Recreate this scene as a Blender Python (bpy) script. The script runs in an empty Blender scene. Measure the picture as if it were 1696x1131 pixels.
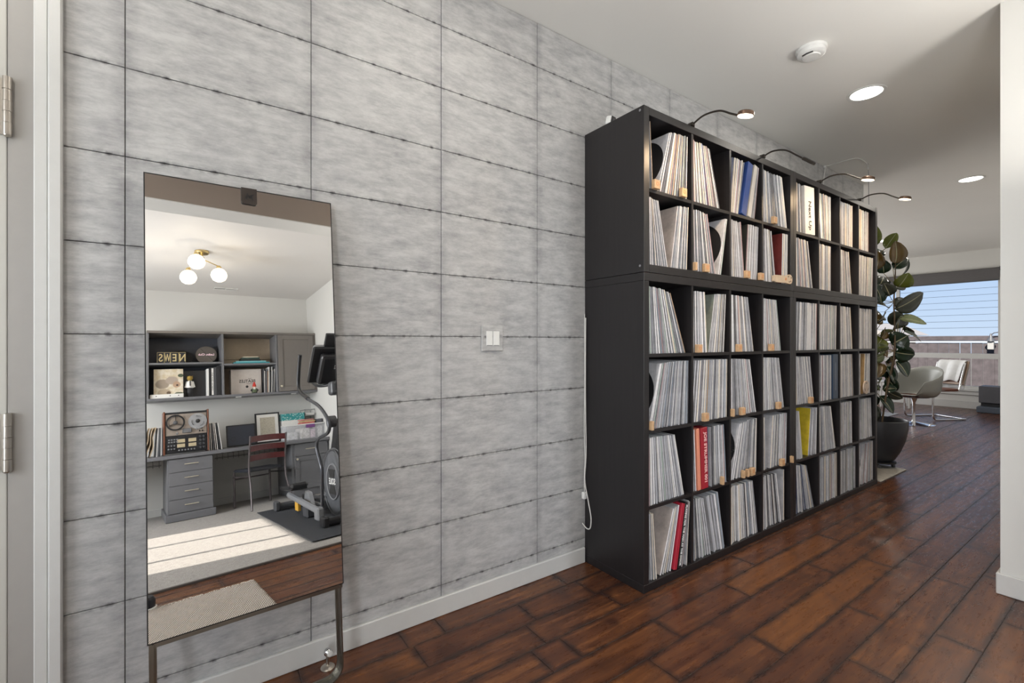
import bpy, bmesh, math, random
from mathutils import Vector, Matrix, Euler
random.seed(7)
S = bpy.context.scene
COL = S.collection
PI = math.pi
R = math.radians

# ------------------------------------------------------------------ camera
cd = bpy.data.cameras.new('camera'); cam = bpy.data.objects.new('camera', cd); COL.objects.link(cam)
cam.location = (0, -1.78252, 1.15636)
cam.rotation_euler = (PI/2, 0, -R(34.86))
cd.sensor_width = 36; cd.lens = 766.81/1696*36; cd.clip_start = .02; cd.clip_end = 300
S.camera = cam

# ------------------------------------------------------------------ world, sun, lamps, exposure
w = bpy.data.worlds.new('World'); S.world = w; w.use_nodes = True
nt = w.node_tree; nt.nodes.clear()
o_ = nt.nodes.new('ShaderNodeOutputWorld'); bg = nt.nodes.new('ShaderNodeBackground')
tc = nt.nodes.new('ShaderNodeTexCoord'); sx = nt.nodes.new('ShaderNodeSeparateXYZ'); rp = nt.nodes.new('ShaderNodeValToRGB')
nt.links.new(tc.outputs['Generated'], sx.inputs[0]); nt.links.new(sx.outputs['Z'], rp.inputs[0])
nt.links.new(rp.outputs[0], bg.inputs[0]); nt.links.new(bg.outputs[0], o_.inputs[0])
rp.color_ramp.elements[0].position = 0.0; rp.color_ramp.elements[0].color = (.60, .74, .92, 1)
rp.color_ramp.elements[1].position = .55; rp.color_ramp.elements[1].color = (.26, .44, .80, 1)
e = rp.color_ramp.elements.new(.16); e.color = (.42, .60, .90, 1)
bg.inputs[1].default_value = 1.0

def light(name, kind, loc, energy, color=(1, 1, 1), size=1, size_y=None, direction=(0, 0, -1), spread=None):
    l = bpy.data.lights.new(name, kind); l.energy = energy; l.color = color
    if kind == 'AREA':
        l.shape = 'RECTANGLE' if size_y else 'DISK'; l.size = size
        if size_y: l.size_y = size_y
        if spread: l.spread = spread
    o = bpy.data.objects.new(name, l); COL.objects.link(o); o.location = loc
    o.rotation_euler = Vector(direction).to_track_quat('-Z', 'Y').to_euler()
    return o
sun = light('sun', 'SUN', (-6, 0, 6), 11.0, (1, .93, .84), direction=(1, .2, -.80)); sun.data.angle = R(.7)
DAY = (.90, .95, 1.0)
# daylight at the windows; living, hall and entry ones are added, unseen (each lamp stands outside its own opening)
light('added_daylight_living', 'AREA', (8.2, 3.75, 1.4), 130, (1, .975, .94), 3.6, 1.9, (0, -1, 0))
light('daylight_office_window', 'AREA', (-2.0, -3.6, 1.5), 140, (.96, .98, 1.0), 1.6, 1.3, (1, 0, 0))
light('added_daylight_hall', 'AREA', (-2.0, -1.0, 1.4), 52, DAY, 1.2, 1.8, (1, 0, 0))
light('added_daylight_entry', 'AREA', (2.26, -2.6, 1.2), 19, (.98, .99, 1.0), .60, 1.7, (0, 1, 0))
S.view_settings.view_transform = 'Standard'; S.view_settings.look = 'None'
S.view_settings.exposure = 0.04; S.view_settings.gamma = 1.0; S.view_settings.use_curve_mapping = False
cy = S.cycles
cy.use_denoising = True; cy.max_bounces = 10; cy.diffuse_bounces = 6; cy.glossy_bounces = 6
cy.transmission_bounces = 6; cy.transparent_max_bounces = 12; cy.sample_clamp_indirect = 6; cy.caustics_reflective = False; cy.caustics_refractive = False

# ------------------------------------------------------------------ materials
class NT:
    def __init__(s, name):
        s.m = bpy.data.materials.new(name); s.m.use_nodes = True; s.t = s.m.node_tree; s.b = s.t.nodes['Principled BSDF']
    def n(s, kind, **kw):
        x = s.t.nodes.new('ShaderNode' + kind)
        for k, v in kw.items():
            if k in ('operation', 'blend_type', 'data_type', 'noise_dimensions', 'feature', 'wave_type', 'bands_direction', 'attribute_name', 'clamp', 'use_clamp', 'interpolation_type'): setattr(x, k, v)
            else:
                sk = x.inputs[int(k[1:])] if k[0] == 'i' and k[1:].isdigit() else x.inputs[k]
                s.put(sk, v)
        return x
    def put(s, sock, v):
        if isinstance(v, bpy.types.NodeSocket): s.t.links.new(v, sock)
        elif isinstance(v, bpy.types.Node): s.t.links.new(v.outputs[0], sock)
        else:
            if isinstance(v, tuple) and len(v) == 3 and sock.type == 'RGBA': v = v + (1,)
            sock.default_value = v
    def math(s, op, a, b=0.0, c=None):
        x = s.t.nodes.new('ShaderNodeMath'); x.operation = op; s.put(x.inputs[0], a); s.put(x.inputs[1], b)
        if c is not None: s.put(x.inputs[2], c)
        return x.outputs[0]
    def ramp(s, f, *st):
        x = s.t.nodes.new('ShaderNodeValToRGB'); s.put(x.inputs[0], f); cr = x.color_ramp
        while len(cr.elements) < len(st): cr.elements.new(.5)
        for e, (p, c) in zip(cr.elements, st):
            e.position = p; e.color = (c, c, c, 1) if isinstance(c, (int, float)) else tuple(c) + (1,)
        return x.outputs[0]
    def mix(s, f, a, b, mode='MIX'):
        x = s.t.nodes.new('ShaderNodeMix'); x.data_type = 'RGBA'; x.blend_type = mode; x.clamp_factor = True
        s.put(x.inputs[0], f); s.put(x.inputs[6], a); s.put(x.inputs[7], b); return x.outputs[2]
    def noise(s, vec, scale, detail=4, rough=.55, dist=0):
        x = s.t.nodes.new('ShaderNodeTexNoise'); s.put(x.inputs['Vector'], vec); x.inputs['Scale'].default_value = scale
        x.inputs['Detail'].default_value = detail; x.inputs['Roughness'].default_value = rough; x.inputs['Distortion'].default_value = dist
        return x.outputs['Fac']
    def mapping(s, vec, scale=(1, 1, 1), loc=(0, 0, 0), rot=(0, 0, 0)):
        x = s.t.nodes.new('ShaderNodeMapping'); s.put(x.inputs[0], vec); x.inputs['Scale'].default_value = scale
        x.inputs['Location'].default_value = loc; x.inputs['Rotation'].default_value = rot; return x.outputs[0]
    def pos(s): return s.t.nodes.new('ShaderNodeNewGeometry').outputs['Position']
    def obj(s): return s.t.nodes.new('ShaderNodeTexCoord').outputs['Object']
    def rnd(s): return s.t.nodes.new('ShaderNodeObjectInfo').outputs['Random']
    def isl(s): return s.t.nodes.new('ShaderNodeNewGeometry').outputs['Random Per Island']
    def bump(s, h, strength=.3, dist=.002):
        x = s.t.nodes.new('ShaderNodeBump'); x.inputs['Strength'].default_value = strength; x.inputs['Distance'].default_value = dist
        s.put(x.inputs['Height'], h); s.t.links.new(x.outputs[0], s.b.inputs['Normal'])
    def set(s, **kw):
        names = dict(color='Base Color', rough='Roughness', metal='Metallic', emit='Emission Color', emit_s='Emission Strength', alpha='Alpha', trans='Transmission Weight', spec='Specular IOR Level', ior='IOR', coat='Coat Weight', sheen='Sheen Weight', sss='Subsurface Weight')
        for k, v in kw.items(): s.put(s.b.inputs[names[k]], v)
        return s.m

def plain(name, c, rough=.5, metal=0.0, var=.06, scale=30, bump=0.0, spec=.5):
    k = NT(name); p = k.obj(); nz = k.noise(p, scale, 3)
    f = k.ramp(nz, (.3, 1-var), (.7, 1+var*.3))
    col = k.mix(1.0, tuple(c), f, 'MULTIPLY')
    if bump: k.bump(k.noise(p, scale*6, 3), bump, .001)
    return k.set(color=col, rough=rough, metal=metal, spec=spec)

def glow(name, c, s):
    k = NT(name); return k.set(color=(.9, .9, .9), emit=tuple(c), emit_s=s, rough=.4)

M = {}
def wall_paint(name, c):
    k = NT(name); p = k.pos(); k.bump(k.noise(p, 260, 2), .10, .001)
    return k.set(color=k.mix(1.0, tuple(c), k.ramp(k.noise(p, 1.2, 2), (.3, .97), (.7, 1.0)), 'MULTIPLY'), rough=.62, spec=.3)
M['wall'] = wall_paint('wall_paint', (.66, .655, .63))
M['ceiling'] = wall_paint('ceiling_paint', (.82, .81, .78))
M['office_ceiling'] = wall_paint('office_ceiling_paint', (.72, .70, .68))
M['backlit_taupe'] = wall_paint('header_backlit_taupe', (.27, .22, .185))  # the header's backlit shade is put into this colour
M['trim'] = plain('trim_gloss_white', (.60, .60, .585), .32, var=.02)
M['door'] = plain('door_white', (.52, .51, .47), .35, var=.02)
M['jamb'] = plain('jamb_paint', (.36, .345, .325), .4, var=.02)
M['dark'] = plain('dark_backing', (.10, .095, .095), .9)

def concrete():
    k = NT('concrete_print'); p = k.pos(); s = k.n('SeparateXYZ', i0=p); X, Z = s.outputs[0], s.outputs[2]
    colx = k.math('FLOOR', k.math('DIVIDE', k.math('SUBTRACT', X, -.15655), .51625))
    fx = k.math('FRACT', k.math('DIVIDE', k.math('SUBTRACT', X, -.15655), .51625))
    dx = k.math('MULTIPLY', k.math('SUBTRACT', .5, k.math('ABSOLUTE', k.math('SUBTRACT', fx, .5))), .51625)
    fz = k.math('FRACT', k.math('DIVIDE', k.math('SUBTRACT', Z, 1.17764), .2636))
    dz = k.math('MULTIPLY', k.math('SUBTRACT', .5, k.math('ABSOLUTE', k.math('SUBTRACT', fz, .5))), .2636)
    row = k.math('FLOOR', k.math('ADD', k.math('DIVIDE', k.math('SUBTRACT', Z, 1.17764), .2636), .5))
    big = k.noise(p, 2.6, 5, .6)
    cloud = k.noise(k.mapping(p, (8, 8, 24)), 1.0, 8, .74)
    streak = k.noise(k.mapping(p, (9, 9, 130)), 1.0, 6, .75)
    hair = k.noise(k.mapping(p, (4, 4, 150), (3, 0, 5)), 1.0, 3, .6)
    col = k.mix(k.ramp(cloud, (.32, 0), (.62, 1)), (.275, .272, .278), (.515, .515, .508))
    col = k.mix(k.math('MULTIPLY', k.ramp(streak, (.30, 1), (.46, 0)), .42), col, (.20, .198, .21))
    col = k.mix(k.math('MULTIPLY', k.ramp(hair, (.255, 1), (.315, 0)), .5), col, (.10, .10, .11))
    col = k.mix(k.ramp(big, (.35, .0), (.75, .30)), col, (.60, .60, .60))
    # printed dirt near the vertical joints and along the horizontal ones
    nd = k.noise(p, 14, 4, .7)
    ev = k.math('MULTIPLY', k.ramp(dx, (0.0, 1), (.038, 0)), k.ramp(nd, (.35, 0), (.7, 1)))
    col = k.mix(k.math('MULTIPLY', ev, .62), col, (.15, .145, .155))
    eh = k.math('MULTIPLY', k.ramp(dz, (0.0, 1), (.014, 0)), k.ramp(k.noise(p, 40, 3, .6), (.42, 0), (.62, 1)))
    col = k.mix(k.math('MULTIPLY', eh, .6), col, (.10, .098, .10))
    # knots on the horizontal joints
    off = k.math('FRACT', k.math('MULTIPLY', row, .37))
    kx = k.math('ABSOLUTE', k.math('SUBTRACT', k.math('FRACT', k.math('ADD', k.math('DIVIDE', X, .1291), k.math('MULTIPLY', k.math('SUBTRACT', k.noise(p, 3.1, 1), .5), .9))), .5))
    kx = k.math('MULTIPLY', kx, .1291)
    kd = k.math('SQRT', k.math('ADD', k.math('POWER', k.math('MULTIPLY', kx, .55), 2), k.math('POWER', dz, 2)))
    kn = k.math('ADD', kd, k.math('MULTIPLY', k.math('SUBTRACT', k.noise(p, 110, 3), .5), .008))
    col = k.mix(k.ramp(kn, (.0028, 1), (.0050, 0)), col, (.055, .05, .055))
    k.bump(k.math('ADD', streak, k.noise(p, 120, 3)), .10, .001)
    return k.set(color=col, rough=.55, spec=.35)
M['concrete'] = concrete()

def floor_wood():
    k = NT('floor_plank_wood'); uvm = k.n('UVMap'); uvm.uv_map = 'm'; uve = k.n('UVMap'); uve.uv_map = 'e'; uvn = k.n('UVMap'); uvn.uv_map = 'n'
    s = k.n('SeparateXYZ', i0=uve); L, Rr = s.outputs[0], s.outputs[1]; v = k.n('SeparateXYZ', i0=uvn).outputs[1]
    vm = k.math('MULTIPLY', k.math('SUBTRACT', .5, k.math('ABSOLUTE', k.math('SUBTRACT', v, .5))), .139)
    p = k.pos(); r = k.rnd()
    add = k.n('VectorMath', operation='ADD', i0=uvm.outputs[0]); cmb = k.n('CombineXYZ', i0=k.math('MULTIPLY', r, 37), i1=k.math('MULTIPLY', r, 11)); k.put(add.inputs[1], cmb)
    g1 = k.noise(k.mapping(add.outputs[0], (2.2, 30, 1)), 1.0, 6, .65, .8)
    g2 = k.noise(k.mapping(add.outputs[0], (9, 170, 1)), 1.0, 3, .6)
    blot = k.noise(add.outputs[0], 6.5, 4, .6)
    col = k.ramp(g1, (.27, (.030, .012, .008)), (.47, (.100, .038, .018)), (.70, (.215, .086, .031)))
    col = k.mix(k.math('MULTIPLY', k.ramp(r, (0, 0), (1, 1)), .55), col, (.085, .030, .017))
    col = k.mix(k.ramp(k.math('FRACT', k.math('MULTIPLY', r, 7.3)), (.60, 0), (.97, .42)), col, (.21, .080, .022))
    col = k.mix(k.math('MULTIPLY', k.ramp(g2, (.30, 1), (.48, 0)), .18), col, (.030, .015, .010))
    col = k.mix(k.math('MULTIPLY', k.ramp(blot, (.50, 0), (.72, 1)), .60), col, (.028, .013, .011))
    # hand-burnt plank edges
    nz = k.math('MULTIPLY', k.math('SUBTRACT', k.noise(p, 13, 5, .6), .5), .045)
    ed = k.math('MINIMUM', k.math('MULTIPLY', vm, 1.0), k.math('MULTIPLY', k.math('MINIMUM', L, Rr), .8))
    col = k.mix(k.math('MULTIPLY', k.ramp(k.math('ADD', ed, nz), (.0, 1), (.020, 0)), .80), col, (.019, .012, .012))
    sc = k.noise(k.mapping(p, (3, 14, 1), rot=(0, 0, .3)), 3, 5, .8)
    rough = k.ramp(sc, (.35, .24), (.7, .38))
    k.bump(k.math('ADD', k.math('MULTIPLY', g1, .8), k.math('MULTIPLY', k.noise(p, 4, 2), .7)), .09, .004)
    return k.set(color=col, rough=rough, spec=.34)
M['plank'] = floor_wood()
M['plankgap'] = plain('plank_joint', (.085, .075, .068), .6)

def shelf_wood():
    k = NT('black_brown_veneer'); p = k.obj(); g = k.noise(k.mapping(p, (60, 60, 3)), 1.0, 4)
    k.bump(g, .05, .001)
    return k.set(color=k.mix(g, (.008, .007, .008), (.018, .016, .017)), rough=.38, spec=.5)
M['shelf'] = shelf_wood()
M['mirror'] = NT('mirror_glass').set(color=(.90, .895, .885), metal=1.0, rough=0.0)
M['mirror_edge'] = plain('mirror_edge_black', (.012, .012, .013), .3)
M['steel'] = plain('brushed_dark_steel', (.30, .29, .26), .28, 1.0)
M['chrome'] = plain('chrome', (.75, .75, .76), .10, 1.0)
M['nickel'] = plain('satin_nickel', (.52, .48, .43), .3, 1.0)
M['brass'] = plain('brass', (.72, .56, .27), .28, 1.0)
M['champagne'] = plain('champagne_pull', (.78, .72, .58), .3, .8)
M['black'] = plain('black_plastic', (.018, .018, .020), .38)
M['blackm'] = plain('black_matt', (.022, .022, .024), .7)
M['dgrey'] = plain('dark_grey_plastic', (.07, .072, .078), .4)
M['mgrey'] = plain('mid_grey_plastic', (.22, .225, .235), .38)
M['silver'] = plain('silver_plastic', (.50, .51, .53), .3, .6)
M['white'] = plain('white_plastic', (.78, .78, .76), .35)
M['paper'] = plain('white_paper', (.78, .77, .74), .7)
M['cable'] = plain('white_cable', (.66, .65, .62), .5)
M['warm_light'] = glow('warm_lamp_face', (1, .80, .56), 9.0)
M['can_light'] = glow('downlight_face', (1, .965, .90), 7.0)
M['globe'] = glow('opal_globe_lit', (1, .88, .68), 1.25)
M['gcab'] = plain('grey_cabinet_paint', (.155, .157, .168), .38, var=.03)
M['gcab2'] = plain('warm_grey_cabinet_paint', (.165, .150, .136), .4, var=.03)
M['cabback'] = plain('beige_cabinet_back', (.44, .36, .27), .6)
M['cabdark'] = plain('dark_cabinet_back', (.05, .055, .07), .6)
def carpet():
    k = NT('carpet_pile'); p = k.pos(); a = k.noise(p, 210, 3, .7); b = k.noise(p, 38, 3, .6); c = k.noise(p, 4, 3)
    col = k.mix(k.ramp(a, (.32, 0), (.66, 1)), (.20, .18, .165), (.52, .49, .45))
    col = k.mix(k.math('MULTIPLY', k.ramp(b, (.35, 1), (.55, 0)), .4), col, (.22, .20, .18))
    k.bump(k.math('ADD', a, b), .8, .012); return k.set(color=col, rough=.95, spec=.1, sheen=.3)
M['carpet'] = carpet()
def weave(name, c1, c2, s=190):
    k = NT(name); p = k.obj()
    w1 = k.n('TexWave', wave_type='BANDS', bands_direction='DIAGONAL'); k.put(w1.inputs['Vector'], k.mapping(p, (1, .45, 1))); w1.inputs['Scale'].default_value = s/3.2; w1.inputs['Distortion'].default_value = 1.2; w1.inputs['Detail'].default_value = 2
    n_ = k.noise(p, 260, 2); f = k.math('ADD', k.math('MULTIPLY', w1.outputs['Fac'], .7), k.math('MULTIPLY', n_, .35))
    k.bump(f, .7, .006); return k.set(color=k.mix(k.ramp(f, (.25, 0), (.75, 1)), c1, c2), rough=.95, spec=.1)
M['rug'] = weave('woven_doormat', (.17, .14, .12), (.60, .55, .49))
M['matrub'] = plain('rubber_mat', (.035, .038, .045), .75, var=.3, scale=120, bump=.4)
M['paleglass'] = NT('window_glass').set(color=(1, 1, 1), trans=1.0, rough=0, ior=1.01, spec=.2)
def sheer():
    k = NT('clear_storage_plastic'); return k.set(color=(.85, .86, .9), rough=.25, alpha=.22, spec=.5)
M['clear'] = sheer()
M['shade'] = plain('roller_shade_fabric', (.115, .11, .112), .85)
M['leaf'] = None

# ------------------------------------------------------------------ mesh builder
class MB:
    def __init__(s): s.v = []; s.f = []; s.m = []; s.sm = []
    def add(s, vs, fs, mi=0, smooth=False):
        b = len(s.v); s.v += [tuple(x) for x in vs]
        for f in fs: s.f.append(tuple(b+i for i in f)); s.m.append(mi); s.sm.append(smooth)
        return s
    def box(s, x0, y0, z0, x1, y1, z1, mi=0, T=None):
        if x0 > x1: x0, x1 = x1, x0
        if y0 > y1: y0, y1 = y1, y0
        if z0 > z1: z0, z1 = z1, z0
        vs = [(x0, y0, z0), (x1, y0, z0), (x1, y1, z0), (x0, y1, z0), (x0, y0, z1), (x1, y0, z1), (x1, y1, z1), (x0, y1, z1)]
        if T is not None: vs = [T @ Vector(p) for p in vs]
        return s.add(vs, [(0, 3, 2, 1), (4, 5, 6, 7), (0, 1, 5, 4), (1, 2, 6, 5), (2, 3, 7, 6), (3, 0, 4, 7)], mi)
    def bbox(s, x0, y0, z0, x1, y1, z1, b=.002, mi=0, T=None, seg=1):
        bm = bmesh.new(); bmesh.ops.create_cube(bm, size=1)
        for v in bm.verts: v.co = ((x0+x1)/2+v.co.x*abs(x1-x0), (y0+y1)/2+v.co.y*abs(y1-y0), (z0+z1)/2+v.co.z*abs(z1-z0))
        bmesh.ops.bevel(bm, geom=bm.edges[:], offset=b, segments=seg, affect='EDGES', profile=.5)
        return s.frombm(bm, mi, T)
    def frombm(s, bm, mi=0, T=None, smooth=False):
        bm.verts.index_update(); vs = [v.co.copy() for v in bm.verts]
        if T is not None: vs = [T @ v for v in vs]
        s.add(vs, [tuple(v.index for v in f.verts) for f in bm.faces], mi, smooth); bm.free(); return s
    def tube(s, pts, r, n=10, mi=0, cap=True, flat=None):
        pts = [Vector(p) for p in pts]; rr = r if isinstance(r, (list, tuple)) else [r]*len(pts)
        rings = []; prev = None
        for i, p in enumerate(pts):
            t = (pts[min(i+1, len(pts)-1)]-pts[max(i-1, 0)]).normalized()
            if prev is None:
                a = Vector((0, 0, 1)) if abs(t.z) < .9 else Vector((1, 0, 0)); u = t.cross(a).normalized()
            else: u = (prev-t*prev.dot(t)).normalized()
            prev = u; w_ = t.cross(u)
            fx, fy = flat or (1, 1)
            rings.append([p+(u*math.cos(2*PI*k/n)*fx+w_*math.sin(2*PI*k/n)*fy)*rr[i] for k in range(n)])
        vs = [v for g in rings for v in g]; fs = []
        for i in range(len(rings)-1):
            for k in range(n):
                a, b = i*n+k, i*n+(k+1) % n; fs.append((a, b, b+n, a+n))
        s.add(vs, fs, mi, True)
        if cap:
            s.add(rings[0], [tuple(reversed(range(n)))], mi); s.add(rings[-1], [tuple(range(n))], mi)
        return s
    def lathe(s, prof, c=(0, 0, 0), axis=(0, 0, 1), n=24, mi=0, smooth=True, caps=True):
        if prof[0] == prof[-1]: caps = False
        ax = Vector(axis).normalized(); q = Vector((0, 0, 1)).rotation_difference(ax).to_matrix(); c = Vector(c)
        vs = []; fs = []
        for (r, h) in prof:
            for k in range(n):
                a = 2*PI*k/n; vs.append(c+q @ Vector((r*math.cos(a), r*math.sin(a), h)))
        for i in range(len(prof)-1):
            for k in range(n):
                a, b = i*n+k, i*n+(k+1) % n; fs.append((a, b, b+n, a+n))
        if caps and prof[0][0] > 1e-6: fs.append(tuple(reversed(range(n))))
        if caps and prof[-1][0] > 1e-6: fs.append(tuple((len(prof)-1)*n+k for k in range(n)))
        return s.add(vs, fs, mi, smooth)
    def prism(s, poly, h0, h1, T, mi=0):
        """poly in local xy, extruded local z h0..h1, matrix T"""
        n = len(poly); vs = [T @ Vector((x, y, h0)) for x, y in poly]+[T @ Vector((x, y, h1)) for x, y in poly]
        fs = [tuple(reversed(range(n))), tuple(range(n, 2*n))]+[(k, (k+1) % n, n+(k+1) % n, n+k) for k in range(n)]
        return s.add(vs, fs, mi)
    def build(s, name, mats, parent=None, loc=None, smooth=None, origin=None, **kw):
        me = bpy.data.meshes.new(name); off = Vector(origin) if origin is not None else Vector((0, 0, 0))
        if parent is not None and origin is None and kw.pop('world', True): off = wloc(parent)
        me.from_pydata([tuple(Vector(v)-off) for v in s.v], [], s.f)
        if not isinstance(mats, (list, tuple)): mats = [mats]
        for m_ in mats: me.materials.append(M[m_] if isinstance(m_, str) else m_)
        for p, i, sm in zip(me.polygons, s.m, s.sm): p.material_index = i; p.use_smooth = sm
        me.update()
        if any(s.sm): me.set_sharp_from_angle(angle=R(38))
        return link(name, me, parent, loc if loc is not None else (tuple(off) if (origin is not None and parent is None) else (0, 0, 0)), **kw)

def wloc(o):
    v = Vector((0, 0, 0))
    while o is not None: v += o.location; o = o.parent
    return v
def link(name, data, parent=None, loc=(0, 0, 0), label=None, cat=None, group=None, kind=None):
    o = bpy.data.objects.new(name, data); COL.objects.link(o); o.parent = parent; o.location = loc
    if label: o['label'] = label
    if cat: o['category'] = cat
    if group: o['group'] = group
    if kind: o['kind'] = kind
    return o
def thing(name, loc, label, cat, group=None): return link(name, None, None, loc, label, cat, group)
def arc(c, r, a0, a1, n, plane='xz'):
    out = []
    for i in range(n+1):
        a = a0+(a1-a0)*i/n; u, v = r*math.cos(a), r*math.sin(a)
        out.append({'xz': (c[0]+u, c[1], c[2]+v), 'xy': (c[0]+u, c[1]+v, c[2]), 'yz': (c[0], c[1]+u, c[2]+v)}[plane])
    return out
def spline(P, n=8):
    P = [Vector(p) for p in P]; Q = [P[0]]+P+[P[-1]]; out = []
    for i in range(1, len(Q)-2):
        for k in range(n):
            t = k/n; a, b, c, d = Q[i-1], Q[i], Q[i+1], Q[i+2]
            out.append(.5*((2*b)+(c-a)*t+(2*a-5*b+4*c-d)*t*t+(3*b-a-3*c+d)*t**3))
    out.append(P[-1]); return out
def frame_mat(o, xd, yd):
    x = Vector(xd).normalized(); y = Vector(yd).normalized(); z = x.cross(y)
    m_ = Matrix((x, y, z)).transposed().to_4x4(); m_.translation = Vector(o); return m_
def text(s, size, loc, xd, yd, mat, parent, name='lettering', ext=.0006, bold=0.0, align='CENTER', label=None, sx=1.0):
    c = bpy.data.curves.new(name, 'FONT'); c.body = s; c.size = size; c.extrude = ext; c.offset = bold; c.align_x = align; c.align_y = 'CENTER'
    c.materials.append(M[mat] if isinstance(mat, str) else mat); c.resolution_u = 3
    tmp = bpy.data.objects.new('t', c); COL.objects.link(tmp)
    dg = bpy.context.evaluated_depsgraph_get(); me = bpy.data.meshes.new_from_object(tmp.evaluated_get(dg))
    bpy.data.objects.remove(tmp); me.name = name
    T = frame_mat(Vector(loc)-(wloc(parent) if parent else Vector((0, 0, 0))), xd, yd) @ Matrix.Scale(sx, 4, (1, 0, 0))
    me.transform(T); return link(name, me, parent, label=label)

# ------------------------------------------------------------------ room shell
ZC = 2.711
def wallbox(name, *b, mat='wall', kind='structure', parent=None): return MB().box(*b).build(name, mat, parent, kind=kind if parent is None else None)
wb = MB().box(-.335, .006, 0, 5.49, .12, ZC, 0)
wb.box(-1.6, .006, 0, -1.22, .12, ZC); wb.box(-1.22, .006, 2.22, -.335, .12, ZC)
wall_back = wb.build('wall_back', 'dark', kind='structure')
XS, PW, ZR, RH = -.15655, .51625, 1.17764, .2636
g = .0011
for i in range(-1, 11):
    x0 = max(XS+i*PW, -.300); x1 = min(XS+(i+1)*PW, 5.488)
    for j in range(-5, 6):
        z0 = max(ZR+j*RH, .004 if j < -4 else 0); z1 = min(ZR+(j+1)*RH, ZC-.001)
        if j == -5: z0 = .06
        if x1-x0 < .02 or z1-z0 < .02: continue
        xa, xb, za, zb = x0+g, x1-g, z0+g, z1-g
        b = .0012; cx, cz = (xa+xb)/2, (za+zb)/2
        vs = [(xa-cx, .0058, za-cz), (xb-cx, .0058, za-cz), (xb-cx, .0058, zb-cz), (xa-cx, .0058, zb-cz),
              (xa-cx, .0012, za-cz), (xb-cx, .0012, za-cz), (xb-cx, .0012, zb-cz), (xa-cx, .0012, zb-cz),
              (xa+b-cx, 0, za+b-cz), (xb-b-cx, 0, za+b-cz), (xb-b-cx, 0, zb-b-cz), (xa+b-cx, 0, zb-b-cz)]
        fs = [(8, 9, 10, 11)]+[(k, (k+1) % 4, 4+(k+1) % 4, 4+k) for k in range(4)]+[(4+k, 4+(k+1) % 4, 8+(k+1) % 4, 8+k) for k in range(4)]
        MB().add(vs, fs).build('wall_panel', 'concrete', wall_back, loc=(cx, 0, cz), world=False)
MB().box(5.4905, -.004, 0, 5.497, .12, ZC).build('trim_1', 'wall', kind='structure')
# left walls with their windows
def wall_x(name, xa, xb, y0, y1, opens, mat='wall'):
    b = MB(); ys = y0
    for (oy0, oy1, oz0, oz1) in sorted(opens):
        b.box(xa, ys, 0, xb, oy0, ZC); b.box(xa, oy0, 0, xb, oy1, oz0); b.box(xa, oy0, oz1, xb, oy1, ZC); ys = oy1
    b.box(xa, ys, 0, xb, y1, ZC); return b.build(name, mat, kind='structure')
wall_x('wall_left', -1.72, -1.6, -5.58, .12, [(-4.36, -2.84, .75, 2.10), (-1.55, -.45, .5, 2.2)])
wall_x('wall_far', 11.03, 11.15, -1.44, 3.2, [(-.133, 2.6, .34, 2.38)])
wallbox('wall_right', 3.053, -2.2, 0, 3.173, -1.32, ZC)
wallbox('wall_living_right', 3.173, -1.44, 0, 11.03, -1.32, ZC)
MB().box(1.9, -2.2, 0, 1.96, -2.02, ZC).box(2.56, -2.2, 0, 3.053, -2.02, ZC).box(1.96, -2.2, 0, 2.56, -2.02, .25).box(1.96, -2.2, 2.15, 2.56, -2.02, ZC).build('wall_hall_right', 'wall', kind='structure')
b = MB(); b.box(5.37, 3.2, 0, 6.4, 3.32, ZC); b.box(10.0, 3.2, 0, 11.15, 3.32, ZC); b.box(6.4, 3.2, 0, 10.0, 3.32, .5); b.box(6.4, 3.2, 2.3, 10.0, 3.32, ZC)
b.build('wall_living_back', 'wall', kind='structure')
wallbox('wall_living_left', 5.37, .121, 0, 5.49, 3.2, ZC)
wallbox('wall_office_back', -1.6, -5.58, 0, 1.9, -5.46, ZC)
wallbox('wall_office_right', 1.9, -5.58, 0, 2.02, -2.2, ZC)
MB().box(-1.6, -2.215, 2.427, 1.9, -2.02, ZC-.001).box(-1.6, -2.2149, 2.42, 1.9, -2.021, 2.4269, 1).build('wall_header', ['backlit_taupe', 'wall'], kind='structure')
MB().box(-1.72, -2.1, ZC, 5.9, .12, ZC+.1).box(3.053, -1.44, ZC+.0004, 11.15, .12, ZC+.1).box(5.37, .12, ZC, 11.15, 3.32, ZC+.1).build('ceiling', 'ceiling', kind='structure')
MB().box(-1.72, -5.58, ZC, 2.02, -2.1001, ZC+.1).build('ceiling_office', 'office_ceiling', kind='structure')
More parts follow.
